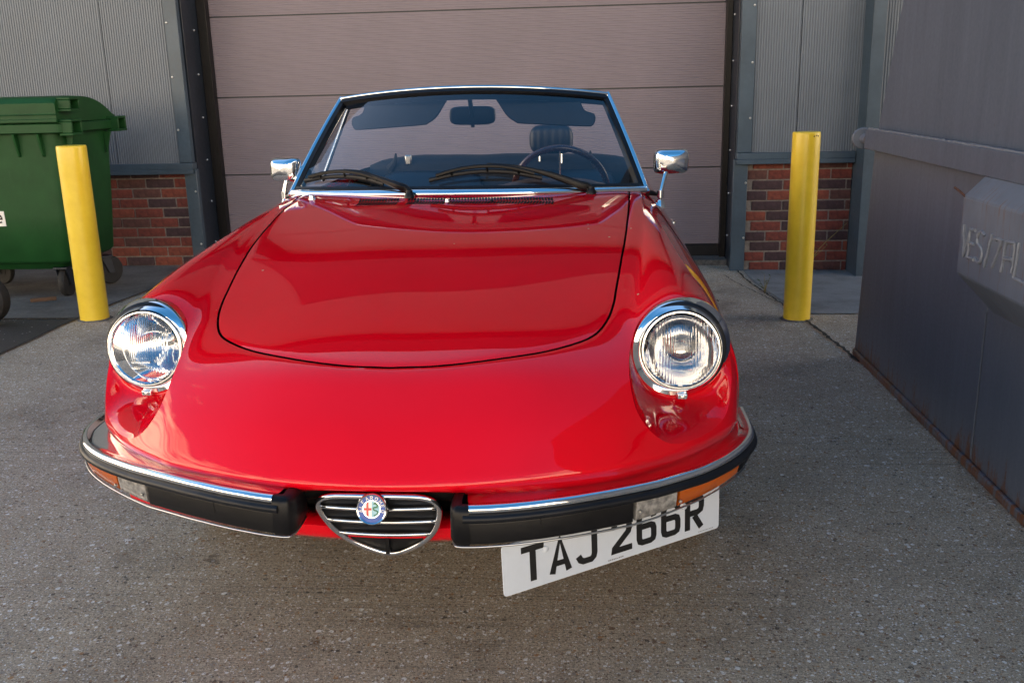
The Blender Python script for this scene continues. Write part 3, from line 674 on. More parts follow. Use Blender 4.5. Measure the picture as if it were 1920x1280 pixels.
# ================================================================== the car
# car frame: u to the right of the picture, v back from the nose, z up
# control stations of the half body: each row = 10 columns (u, v, z)
def body_net():
    lipu=[0,.22,.42,.50,.575,.64,.69,.73,.752,.752]
    endu=[0,.25,.466,.53,.60,.66,.71,.75,.760,.760]
    V=[[0,-.004,.02,.07,.13,.19,.30,.40,.5],
       [.025,.02,.045,.09,.145,.2,.3,.4,.5],
       [.105,.102,.125,.165,.215,.27,.34,.42,.5],
       [.155,.153,.175,.21,.255,.3,.365,.43,.5],
       [.215,.214,.235,.265,.30,.34,.39,.445,.5],
       [.275,.275,.29,.315,.345,.38,.42,.46,.5],
       [.335,.335,.347,.367,.39,.415,.445,.473,.5],
       [.39,.39,.397,.41,.425,.44,.46,.48,.5],
       [.445,.445,.449,.455,.463,.472,.481,.49,.5],
       [.45,.45,.453,.459,.466,.474,.482,.49,.5]]
    Z=[[.497,.517,.548,.603,.651,.689,.7265,.7545,.779],
       [.496,.514,.547,.6,.647,.6845,.7205,.7485,.774],
       [.49,.508,.54,.588,.631,.665,.694,.722,.747],
       [.488,.506,.537,.583,.626,.662,.698,.729,.758],
       [.486,.503,.535,.58,.625,.668,.712,.752,.783],
       [.485,.503,.533,.575,.62,.665,.705,.74,.765],
       [.485,.503,.53,.568,.605,.64,.67,.695,.715],
       [.487,.503,.522,.545,.565,.583,.602,.618,.632],
       [.485,.49,.494,.5,.505,.51,.514,.517,.52],
       [.44,.43,.42,.41,.40,.39,.375,.36,.35]]
    rows=[]
    T=[0,.04,.12,.26,.41,.56,.72,.87,1]
    for k in range(9):
        rows.append([(lipu[c]+(endu[c]-lipu[c])*T[k],V[c][k],Z[c][k]) for c in range(10)])
    drop=[.012,.026,.04,.04,.042,.045,.048,.05,.045,.03]
    under=[(u*.99,v+(.05 if c==0 else .022),z-drop[c]) for c,(u,v,z) in enumerate(rows[0])]
    rows=[under]+rows
    ST=[(.66,[(0,.8155),(.25,.811),(.485,.7925),(.545,.802),(.61,.815),(.66,.79),(.71,.738),(.753,.65),(.774,.53),(.765,.3)]),
        (.85,[(0,.85),(.25,.847),(.503,.833),(.56,.838),(.61,.838),(.66,.806),(.715,.745),(.765,.65),(.79,.53),(.777,.3)]),
        (1.1,[(0,.885),(.25,.882),(.521,.868),(.57,.866),(.612,.858),(.655,.825),(.71,.755),(.77,.65),(.80,.53),(.787,.3)]),
        (1.4,[(0,.918),(.25,.915),(.538,.900),(.58,.89),(.62,.872),(.66,.83),(.715,.75),(.775,.64),(.807,.53),(.79,.3)]),
        (1.75,[(0,.935),(.25,.932),(.545,.905),(.585,.894),(.624,.875),(.664,.832),(.717,.752),(.778,.64),(.81,.53),(.79,.28)]),
        (2.2,[(0,.935),(.25,.932),(.55,.905),(.588,.896),(.626,.878),(.666,.834),(.718,.754),(.778,.64),(.81,.53),(.79,.28)]),
        (2.7,[(0,.93),(.25,.928),(.55,.905),(.59,.897),(.63,.88),(.668,.838),(.718,.758),(.776,.645),(.808,.53),(.79,.28)]),
        (3.2,[(0,.905),(.25,.903),(.53,.885),(.575,.877),(.62,.862),(.655,.825),(.703,.752),(.758,.645),(.79,.53),(.775,.3)]),
        (3.6,[(0,.865),(.25,.862),(.49,.845),(.54,.838),(.585,.825),(.622,.795),(.668,.73),(.715,.63),(.742,.52),(.73,.36)]),
        (3.9,[(0,.82),(.25,.817),(.46,.80),(.505,.792),(.545,.778),(.58,.75),(.62,.69),(.66,.6),(.685,.51),(.675,.4)]),
        (4.03,[(0,.795),(.24,.792),(.44,.775),(.48,.768),(.52,.755),(.555,.728),(.593,.67),(.63,.585),(.653,.5),(.645,.42)]),
        (4.06,[(0,.70),(.24,.697),(.43,.685),(.47,.68),(.507,.67),(.54,.65),(.577,.61),(.613,.55),(.635,.49),(.63,.44)]),
        (4.03,[(0,.48),(.23,.48),(.41,.478),(.45,.477),(.49,.475),(.525,.47),(.56,.465),(.595,.46),(.617,.455),(.61,.45)])]
    for v,s in ST: rows.append([(u,v,z) for u,z in s])
    H=np.array(rows)                      # R,10,3
    full=np.concatenate([H[:,:0:-1]*[-1,1,1],H],1)
    return full
def pad(P,ax):
    a=np.take(P,[0],ax);b=np.take(P,[1],ax);c=np.take(P,[-1],ax);d=np.take(P,[-2],ax)
    return np.concatenate([2*a-b,P,2*c-d],ax)
def ev(P,ts,ax):
    Q=np.moveaxis(pad(P,ax),ax,0);n=P.shape[ax]
    i=np.minimum(ts.astype(int),n-2);f=(ts-i)
    w=[(1-f)**3/6,(3*f**3-6*f**2+4)/6,(-3*f**3+3*f**2+3*f+1)/6,f**3/6]
    sh=(-1,)+(1,)*(Q.ndim-1)
    return np.moveaxis(sum(w[k].reshape(sh)*Q[i+k] for k in range(4)),0,ax)
def body_surface(nr=16,nc=18):
    T=body_net();P=T.copy()
    for _ in range(3):
        S=ev(ev(P,np.arange(T.shape[0]).astype(float),0),np.arange(T.shape[1]).astype(float),1)
        P=P+(T-S)*.85
    R,C=T.shape[:2]
    tr=np.linspace(0,R-1,(R-1)*nr+1);tc=np.linspace(0,C-1,(C-1)*nc+1)
    return ev(ev(P,tr,0),tc,1),tr,tc

def clip(V, F, f):
    """keep the part of a mesh where f > 0, cutting faces along f = 0"""
    keep = f > 0; newV = [V]; cache = {}; nxt = len(V); extra = []; faces = []
    for face in F:
        k = [keep[i] for i in face]
        if all(k): faces.append(face); continue
        if not any(k): continue
        out = []
        m = len(face)
        for a in range(m):
            i, j = face[a], face[(a+1) % m]
            if keep[i]: out.append(i)
            if keep[i] != keep[j]:
                key = (min(i, j), max(i, j))
                if key not in cache:
                    t = f[key[0]]/(f[key[0]]-f[key[1]]); cache[key] = nxt; nxt += 1
                    extra.append(V[key[0]]*(1-t)+V[key[1]]*t)
                out.append(cache[key])
        if len(out) >= 3: faces.append(tuple(out))
    V2 = np.vstack([V, np.array(extra)]) if extra else V
    used = np.zeros(len(V2), bool)
    for face in faces:
        for i in face: used[i] = True
    idx = np.cumsum(used)-1
    return V2[used], [tuple(int(idx[i]) for i in face) for face in faces]
def sdf_poly(p, poly):
    """signed distance of 2-D points to a closed outline, negative inside"""
    d = np.full(len(p), 1e9); inside = np.zeros(len(p), bool); n = len(poly)
    for k in range(n):
        a, b = poly[k], poly[(k+1) % n]; e = b-a; w = p-a
        t = np.clip((w@e)/(e@e+1e-15), 0, 1); q = w-t[:, None]*e
        d = np.minimum(d, np.einsum('ij,ij->i', q, q))
        c = ((a[1] <= p[:, 1]) != (b[1] <= p[:, 1]))
        with np.errstate(divide='ignore', invalid='ignore'):
            xx = a[0]+(p[:, 1]-a[1])*e[0]/(e[1] if abs(e[1]) > 1e-15 else 1e-15)
        inside ^= c & (p[:, 0] < xx)
    return np.sqrt(d)*np.where(inside, -1, 1)
HOOD = [(.548, 1.75), (.546, 1.55), (.541, 1.42), (.533, 1.25), (.523, 1.097), (.514, .97), (.504, .849), (.494, .754), (.485, .664), (.476, .583), (.468, .512), (.453, .442), (.424, .374), (.376, .322), (.300, .267), (.200, .222), (.100, .197), (0, .190)]
HEAD = [(.62, .771), (.665, .757), (.697, .73), (.72, .695), (.729, .655), (.733, .61), (.728, .565), (.715, .53), (.69, .514), (.65, .508), (.61, .509), (.58, .516), (.548, .538), (.522, .568), (.505, .6), (.496, .64), (.496, .675), (.507, .705), (.53, .735), (.57, .763)]
LAMP = (.619, .6705)          # lamp centre (u, z)
def v_screen(u): return 1.33+.235*(u/.6)**2
def mesh_from(V, F, name, m, parent, smooth=True):
    me = bpy.data.meshes.new(name); me.from_pydata(V.tolist(), [], F); me.materials.append(MATS[m])
    if smooth: me.shade_smooth()
    o = bpy.data.objects.new(name, me); COL.objects.link(o); o.parent = parent; return o
def build_car():
    CAR = empty('sports_car', (-.4068, 1.6643, 0), None, (0, .0051, -.0018))
    tag(CAR, 'red open-top vintage sports car with chrome bumpers and a crooked number plate', 'car')
    S, tr, tc = body_surface(16, 18)
    R, C = S.shape[:2]; V = S.reshape(-1, 3)
    F = [(r*C+c, r*C+c+1, (r+1)*C+c+1, (r+1)*C+c) for r in range(R-1) for c in range(C-1)]
    # outward normals of the sheet
    du = np.gradient(S, axis=1); dv = np.gradient(S, axis=0); NRM = np.cross(du, dv); NRM /= np.linalg.norm(NRM, axis=2, keepdims=True)+1e-12
    NV = NRM.reshape(-1, 3)
    # shut line of the bonnet (plan view) and the softly rolled edges on both sides of it
    half = spline(HOOD, 140); outline = np.vstack([half, (half*[-1, 1])[::-1][1:]])
    top = V[:, 2] > .6
    dh = np.full(len(V), 1.); near = (V[:, 1] < 1.9) & (np.abs(V[:, 0]) < .75) & (V[:, 1] > .1)
    dh[near] = sdf_poly(V[near][:, :2], outline)
    roll = np.clip(1-np.abs(dh)/.016, 0, 1)**2*.0022
    V = V-NV*roll[:, None]*near[:, None]
    au = np.abs(V[:, 0])
    rear = V[:, 1]-(1.205+.14*au**2)                     # bonnet / scuttle joint
    G = .0027
    screen = v_screen(V[:, 0])+.012-V[:, 1]
    def piece(name, m, *fs, parent=CAR):
        VV, FF, vals = V, F, list(fs)
        A = np.hstack([VV]+[f[:, None] for f in vals])
        for k in range(len(vals)):
            A, FF = clip(A, FF, A[:, 3+k])
        return mesh_from(A[:, :3], FF, name, m, parent)
    hood = piece('bonnet', 'red_paint', -dh-G, -rear-.0006)
    scut = piece('scuttle_panel', 'red_paint', -dh-G, rear-.0006, screen)
    cock = np.maximum(np.maximum(au-.612, screen), V[:, 1]-2.86)
    poly = loop_spline(HEAD, 160)
    hl = np.full(len(V), 1.); nh = V[:, 1] < .62; hl[nh] = sdf_poly(np.stack([au, V[:, 2]], 1)[nh], poly); hl = np.maximum(hl, V[:, 1]-.6)
    arch = lambda vc: np.maximum(np.hypot(V[:, 1]-vc, V[:, 2]-.30)-.335, .60-au)
    door = np.maximum(np.maximum(np.abs(V[:, 1]-2.14)-.51, .34-V[:, 2]), .612-au)
    body = piece('body_shell', 'red_paint', dh-G, cock, hl, arch(.96), arch(3.16), door-.002)
    for s in (-1, 1):
        d = piece('door', 'red_paint', -door-.002, V[:, 0]*s)
        u = s*.815
        MB().tube(spline([(s*.762, 2.44, .66), (s*.777, 2.46, .662), (s*.777, 2.55, .662), (s*.762, 2.57, .66)], 12), .008, 8).build('door_handle', 'chrome', d, smooth=True)
    # black shell added to block light, so shut lines and openings look dark
    Sl = S[::4, ::3]; Nl = NRM[::4, ::3]; r2, c2 = Sl.shape[:2]; LV = np.stack([Sl[..., 0]*.955, Sl[..., 1]+.03*(1-Sl[..., 1]/2.05), Sl[..., 2]-.03], -1).reshape(-1, 3)
    LF = [(r*c2+c, r*c2+c+1, (r+1)*c2+c+1, (r+1)*c2+c) for r in range(r2-1) for c in range(c2-1)]
    la = np.abs(LV[:, 0]); l1 = np.maximum(np.maximum(la-.60, v_screen(LV[:, 0])+.10-LV[:, 1]), LV[:, 1]-2.84)
    l2 = np.full(len(LV), 1.); nl = LV[:, 1] < .75; l2[nl] = sdf_poly(np.stack([la, LV[:, 2]], 1)[nl], poly)-.03
    A = np.hstack([LV, l1[:, None], l2[:, None]]); FF = LF
    for k in (3, 4): A, FF = clip(A, FF, A[:, k])
    mesh_from(A[:, :3], FF, 'blackout_shell', 'black_void', CAR)
    # surface look-ups
    def zsurf(u, v):
        q = V[top]; k = np.argsort((q[:, 0]-u)**2+(q[:, 1]-v)**2)[:8]; P = q[k]
        X = np.c_[np.ones(8), P[:, 0]-u, P[:, 1]-v]; return float(np.linalg.lstsq(X, P[:, 2], rcond=None)[0][0])
    fr = V[(V[:, 1] < .6) & (V[:, 0] > .3) & (NV[:, 1] < .3)]
    def vsurf(u, z):
        k = np.argsort((fr[:, 0]-u)**2+(fr[:, 2]-z)**2)[:8]; P = fr[k]
        X = np.c_[np.ones(8), P[:, 0]-u, P[:, 2]-z]; return float(np.linalg.lstsq(X, P[:, 1], rcond=None)[0][0])
    return CAR, V, zsurf, vsurf, poly
CAR, BODYV, zsurf, vsurf, HEADPOLY = build_car()

def headlights():
    n = 160; rb, rz = .111, .105; bu, bz = LAMP; cu, cz = .614, .671      # bezel centre, lens centre
    P0 = np.array([(u, vsurf(u, z), z) for u, z in HEADPOLY])
    ang = np.arctan2(P0[:, 2]-bz, P0[:, 0]-bu)
    def vbez(a): return .425+.027*np.sin(a)+.035*np.cos(a)
    Q = np.zeros((n, 3)); lim = np.hypot(P0[:, 0]-bu, P0[:, 2]-bz); rr = np.minimum(1/np.hypot(np.cos(ang)/rb, np.sin(ang)/rz), lim-.001)
    Q[:, 0] = bu+rr*np.cos(ang); Q[:, 2] = bz+rr*np.sin(ang); Q[:, 1] = vbez(ang)
    for s in (-1, 1):
        H = empty('headlight', (0, 0, 0), CAR)
        # painted scoop from the wing's edge to the bezel
        rings = []
        inner = np.clip((cu-.02-P0[:, 0])/.07, 0, 1)     # 1 on the inner edge, 0 on the outer side
        low = np.clip((.60-P0[:, 2])/.06, 0, 1)
        for t in np.linspace(0, 1, 15):
            D1 = np.zeros((n, 3)); D1[:, 1] = .06*inner
            tow = (Q-P0); tow[:, 1] = 0
            C1 = P0+D1*.9+tow*(.10+.30*(1-inner))[:, None]+np.stack([0*inner, .028*(1-inner)*low, 0*inner], 1)
            C2 = Q+(P0-Q)*.30*np.array([1, 0, 1])+np.stack([0*inner, .022*low+.0*inner, -.006*low], 1)
            B = (1-t)**3*P0[:, :]+3*(1-t)**2*t*C1+3*(1-t)*t*t*C2+t**3*Q
            rings.append([(s*p[0], p[1], p[2]) for p in B])
        MB().rings(rings, True, False).build('lamp_scoop', 'red_paint', H, smooth=True, angle=180)
        # chrome bezel: a dished ring, deeper at the top like an eyebrow
        rings = []
        for k_, w, dv in ((0., 0., .008), (0., 0., -.001), (.04, .06, -.003), (.25, .28, -.003), (.55, .58, -.003), (.85, .92, -.003), (.95, 1.06, -.001), (1., 1.05, 0.), (1.01, .7, .004)):
            ring = []
            for k in range(72):
                a = 2*math.pi*k/72; r1 = .0890
                u0, z0, v0 = bu+(rb+.001)*math.cos(a), bz+(rz+.001)*math.sin(a), float(vbez(a)); u1, z1 = cu+r1*math.cos(a), cz+r1*math.sin(a); v1 = .399+.13*(z1-cz)
                ring.append((s*(u0+(u1-u0)*k_), v0+(v1-v0)*w+dv, z0+(z1-z0)*k_))
            rings.append(ring)
        MB().rings(rings, True, False).build('bezel', 'chrome', H, smooth=True, angle=60)
        def ring_lathe(prof, nm, m, seg=72, ang=60):
            tilt = .13; rr = []
            for r_, h in prof:
                r_ *= .918
                rr.append([(s*(cu+r_*math.cos(2*math.pi*k/seg)), .400+h+tilt*r_*math.sin(2*math.pi*k/seg), cz+r_*math.sin(2*math.pi*k/seg)) for k in range(seg)])
            return MB().rings(rr, True, False).build(nm, m, H, smooth=True, angle=ang)
        ring_lathe([(.1105, .03), (.1105, .012), (.104, .009), (.0960, .009), (.0945, .012), (.0945, .03)], 'gasket', 'black_rubber')
        ring_lathe([(.0948, .02), (.0948, -.004), (.0935, -.008), (.0905, -.008), (.0892, -.003), (.0892, .02)], 'lens_ring', 'chrome')
        ring_lathe([(.0895, .004), (.080, .020), (.066, .042), (.048, .060), (.030, .070), (.012, .074), (.0001, .075)], 'reflector', 'reflector')
        ring_lathe([(.0001, .020), (.012, .020), (.013, .024), (.013, .075)], 'bulb', 'reflector', 24)
        # lens: domed glass with fluted inner face
        seg = 96; rr = []
        for r_ in np.linspace(.0824, .0002, 26):
            dome = -.028*(1-(r_/.0824)**2)
            rr.append([(s*(cu+r_*math.cos(2*math.pi*k/seg)), .397+dome+.13*r_*math.sin(2*math.pi*k/seg), cz+r_*math.sin(2*math.pi*k/seg)) for k in range(seg)])
        g = MB().rings(rr, True, False)
        # inner face as a fluted grid
        m = 110; gx = np.linspace(-.0812, .0812, m); idx = {}; vs = []; fs = []
        for i, x in enumerate(gx):
            for j, z in enumerate(gx[::3]):
                if x*x+z*z < .0814**2:
                    w = .0021 if abs(x) < .058 and z > -.03 else .0005
                    per = .0064 if abs(x) > .018 else .0048
                    fl = w*abs(math.sin(math.pi*x/per))
                    idx[(i, j)] = len(vs); vs.append((s*(cu+x), .3995-.025*(1-(x*x+z*z)/.0814**2)+fl+.13*z, cz+z))
        for (i, j) in idx:
            q = [idx.get(k) for k in ((i, j), (i+1, j), (i+1, j+1), (i, j+1))]
            if None not in q: fs.append(tuple(q))
        g.add(vs, fs); g.build('lens', 'lamp_glass', H, smooth=True, angle=180, fix=False)
        # tiny moulded bar in the middle of the lens, screw clip under the bezel
        MB().box(s*cu-.022, s*cu+.022, .364, .3685, cz-.026, cz-.023).box(s*cu-.022, s*cu+.022, .364, .3685, cz-.040, cz-.037).build('moulded_mark', 'lamp_glass', H)
        b = MB().box(s*bu-.012, s*bu+.012, .384, .41, bz-.112, bz-.098).build('bezel_clip', 'chrome', H, bevel=.003)
        MB().lathe([(0, -.004), (.004, -.003), (.0045, 0)], 12, (s*bu, .384, bz-.105), 'y').build('screw', 'dull_steel', b, smooth=True)
headlights()

# ------------------------------------------------------------------ bumpers
BP = [(.149, .05), (.148, .0), (.152, -.032), (.170, -.046), (.25, -.030), (.35, .010), (.45, .065), (.55, .125), (.65, .195), (.72, .265), (.767, .345), (.786, .42), (.788, .56)]
def bumper_path(side):
    c = spline(BP, 150)
    if side < 0: z = np.interp(c[:, 0], [.15, .25, .35, .45, .55, .65, .72, .79], [.500, .503, .502, .496, .489, .485, .482, .478]); z[c[:, 1] > .42] += 0
    else: z = np.interp(c[:, 0], [.15, .25, .35, .45, .55, .65, .72, .79], [.487, .483, .478, .472, .468, .470, .476, .480])
    T = np.gradient(c, axis=0); T /= np.linalg.norm(T, axis=1)[:, None]; N = np.stack([T[:, 1], -T[:, 0]], 1)   # outward
    return c, z, N
def bumpers():
    for side in (-1, 1):
        B = empty('bumper', (0, 0, 0), CAR)
        c, z, N = bumper_path(side)
        def sweep(prof, u0, u1, name, m, parent=B, v1=9, taper=None, **kw):
            rings = []
            sel = [i for i in range(len(c)) if (c[i, 0] >= u0 and (c[i, 1] < -.02 or c[i, 0] > .17)) and c[i, 0] <= u1 and c[i, 1] <= v1] if u0 > .1 else [i for i in range(len(c)) if c[i, 0] <= u1]
            for q, i in enumerate(sel):
                e = min(q, len(sel)-1-q); k = 1.
                if taper: k = min(1., .55+.45*(e/taper))
                rings.append([(side*(c[i, 0]+N[i, 0]*a), c[i, 1]+N[i, 1]*a, z[i]+(b if b > -.04 else -.04+(b+.04)*float(np.interp(c[i, 0], [.5, .65, .72, .77, .79], [1, .62, .45, .28, .2])))) for a, b in prof])
            if side < 0: rings = [r[::-1] for r in rings]
            return MB().rings(rings).build(name, m, parent, smooth=True, **kw)
        # chrome blade: flat top shelf, rolled front edge
        arc = [(.0095*math.cos(a)-.0095, -.005+.0095*math.sin(a)) for a in np.linspace(math.pi/1.5, -math.pi/2.2, 11)]
        top = [(-.135, -.018), (-.132, -.002), (-.10, -.0025), (-.06, -.0035), (-.035, -.0030), (-.020, -.0010)]
        sweep(top+arc+[(-.02, -.014), (-.078, -.018)], .185, 1, 'chrome_blade', 'chrome', angle=50)
        # rubber strip right under the chrome edge
        rub = [(-.012, -.012)]+[(-.005+.0125*math.cos(a), -.021+.0092*math.sin(a)) for a in np.linspace(math.pi/2.2, -math.pi/2.2, 9)]+[(-.012, -.031)]
        sweep(rub, .172, 1, 'rubber_strip', 'black_rubber', angle=50)
        # black face and inner end cap
        face = [(-.014, -.026), (-.006, -.029), (-.004, -.034), (-.006, -.074), (-.012, -.078), (-.020, -.074), (-.020, -.034)]
        sweep(face, .0, .502, 'black_face', 'black_paint', angle=50)
        sweep(face, .738, 1, 'black_face', 'black_paint', angle=50)
        lamp = [(-.014, -.026), (-.0045, -.029), (-.0025, -.034), (-.006, -.070), (-.010, -.0745), (-.020, -.071), (-.020, -.034)]
        L = empty('indicator_lamp', (0, 0, 0), B)
        sweep(lamp, .505, .593, 'clear_lens', 'clear_lens', L, angle=50)
        sweep(lamp, .594, .736, 'amber_lens', 'amber_lens', L, angle=50)
        for us in (.512, .600):
            i = int(np.argmin(abs(c[:, 0]-us))); p = c[i]+N[i]*-.001
            o = MB().lathe([(0, -.0035), (.003, -.003), (.004, 0)], 10, (0, 0, 0), 'y').build('screw', 'dull_steel', L, smooth=True)
            o.location = (side*p[0], p[1]-.002, z[i]-.052)
        # thin chrome strip along the lower edge
        low = [(-.004+.0024*math.cos(a), -.0795+.0024*math.sin(a)) for a in np.linspace(0, 2*math.pi, 9)[:-1]]
        sweep(low, .0, .76, 'lower_strip', 'dull_steel', angle=180)
        # inner end: black cap wrapped round the end of the blade
        cap = [(-.022, .0005), (-.012, .001), (-.004, -.002), (.0005, -.010), (.0010, -.068), (-.004, -.0765), (-.022, -.0768)]
        zz = z[0]; sweep(cap, .0, .190, 'end_cap', 'black_paint', angle=50)
        # bracket to the body
        MB().box(side*.30-.02, side*.30+.02, .0, .16, zz-.05, zz-.02).build('bracket', 'black_paint', B)
bumpers()

# ------------------------------------------------------------------ grille, badge, valance
def grille():
    G = empty('grille', (0, 0, 0), CAR)
    out = [(0, .489), (.05, .4885), (.085, .486), (.108, .477), (.119, .46), (.118, .435), (.107, .397), (.09, .368), (.068, .345), (.04, .326), (.017, .3155), (0, .313)]
    half = np.array(out); loop = np.vstack([half, (half*[-1, 1])[::-1][1:-1]])
    def vg(z, x=0): return .000+(.489-z)*.62+.35*x*x
    lp = loop_spline(loop, 120)
    MB().tube([(x, vg(z, x), z) for x, z in lp], .0062, 8, loop=True, flat=(1., 1.)).build('surround', 'chrome', G, smooth=True, angle=180)
    rings = [[(x*k, vg(z, x)+d, .42+(z-.42)*k) for x, z in lp] for k, d in ((1, .004), (.97, .03), (.92, .055))]
    MB().rings(rings, True, True).build('duct', 'black_paint', G, smooth=True)
    for zb in (.452, .413, .374):
        w = max(abs(x) for x, z in lp if abs(z-zb) < .004)-.006
        pts = [(x, vg(zb, x)-.001, zb+.0025*(x/w)**2) for x in np.linspace(-w, w, 16)]
        MB().tube(pts, .0046, 8, flat=(1., 1.25)).build('bar', 'chrome', G, smooth=True, angle=180)
    MB().box(-.004, .004, .085, .12, .322, .36).build('lug', 'black_paint', G)
    for sx in (-.075, .085): MB().tube([(sx, vg(.40, sx)+.035, .47), (sx*.9, vg(.36, sx)+.03, .37)], .004, 6).build('stay', 'black_paint', G, smooth=True)
    # enamel badge
    B = empty('badge', (-.002, -.016, .470), G, (rad(-14), 0, 0))
    def disc(r, h0, h1, nm, m, n=48):
        return MB().lathe([(0, h0), (r, h0), (r, h1), (0, h1)], n, (0, 0, 0), 'y').build(nm, m, B, smooth=True)
    disc(.0305, -.001, .012, 'backing', 'black_paint')
    MB().lathe([(.0262, -.0045), (.0285, -.0060), (.0302, -.0035), (.0302, .004), (.0262, .004)], 48, (0, 0, 0), 'y').build('badge_ring', 'chrome', B, smooth=True)
    disc(.0268, -.0032, .0, 'blue_ring', 'badge_blue')
    MB().lathe([(.0160, -.0034), (.0160, -.0042), (.0172, -.0042), (.0172, -.0034)], 48, (0, 0, 0), 'y').build('inner_ring', 'chrome', B, smooth=True)
    hl = lambda a0, a1: [(.0160*math.cos(rad(a)), .0160*math.sin(rad(a))) for a in np.linspace(a0, a1, 25)]
    fn = lambda a, b, d: (a, d, b)
    MB().prism(hl(90, 270), fn, -.0038, -.001).build('left_field', 'badge_white', B)
    MB().prism(hl(-90, 90), fn, -.0038, -.001).build('right_field', 'badge_sky', B)
    MB().prism([(-.0100, -.0120), (-.0062, -.0140), (-.0062, .0140), (-.0100, .0120)], fn, -.0044, -.003).prism([(-.0153, -.0021), (-.0101, -.0021), (-.0101, .0021), (-.0153, .0021)], fn, -.00435, -.003).prism([(-.0061, -.0021), (-.0005, -.0021), (-.0005, .0021), (-.0061, .0021)], fn, -.00435, -.003).build('red_cross', 'badge_red', B)
    sn = spline([(.004, -.012), (.010, -.009), (.011, -.004), (.004, -.001), (.004, .003), (.010, .004), (.010, .009), (.005, .0115)], 40)
    MB().tube([(x, -.0040, z) for x, z in sn], list(np.linspace(.0009, .0019, 40)), 6).build('serpent', 'badge_green', B, smooth=True)
    MB().prism([(.003, .009), (.005, .013), (.0085, .0135), (.0075, .0105)], fn, -.0046, -.003).build('crown', 'badge_green', B)
    GL = {'A': [[(0, 0), (.5, 1), (1, 0)], [(.22, .35), (.78, .35)]], 'L': [[(0, 1), (0, 0), (.8, 0)]], 'F': [[(0, 0), (0, 1), (.8, 1)], [(0, .5), (.65, .5)]],
          'R': [[(0, 0), (0, 1), (.7, 1), (.85, .75), (.7, .5), (0, .5)], [(.4, .5), (.9, 0)]], 'O': [[(.5, 0), (.1, .2), (0, .5), (.1, .8), (.5, 1), (.9, .8), (1, .5), (.9, .2), (.5, 0)]],
          'M': [[(0, 0), (0, 1), (.5, .3), (1, 1), (1, 0)]], 'E': [[(.8, 1), (0, 1), (0, 0), (.8, 0)], [(0, .5), (.65, .5)]]}
    word = 'ALFAROMEO'
    for k, ch in enumerate(word):
        a = rad(190-k*(200/(len(word)-1))); mb = MB()
        for q in strokes([[((x-.5)*.0052, (y-.5)*.0062) for x, y in ln] for ln in GL[ch]], .0012):
            pts = []
            for x, y in q:
                r_ = .0217+y; t = a-math.pi/2; pts.append((r_*math.cos(a)+x*math.cos(t), r_*math.sin(a)+x*math.sin(t)))
            mb.prism(pts, fn, -.0038, -.003)
        mb.build('letter', 'badge_white', B)
    # lower valance behind the bumpers, dark radiator opening above it
    W = []
    for u in np.linspace(-.62, .62, 41):
        v = .085+.45*u*u
        W.append([(u, v+.05, .395), (u, v+.006, .392), (u, v-.008, .383), (u, v-.004, .362), (u, v+.03, .335), (u, v+.10, .325), (u, v+.10, .345)])
    MB().rings(W).build('front_valance', 'red_paint', CAR, smooth=True, angle=60)
    mb = MB(); rr = []
    for u in np.linspace(-.52, .52, 31):
        v = .155+.42*u*u; rr.append([(u, v, .495), (u, v, .36), (u, v+.03, .36), (u, v+.03, .495)])
    mb.rings(rr).build('radiator_shield', 'black_void', CAR, smooth=True)
grille()

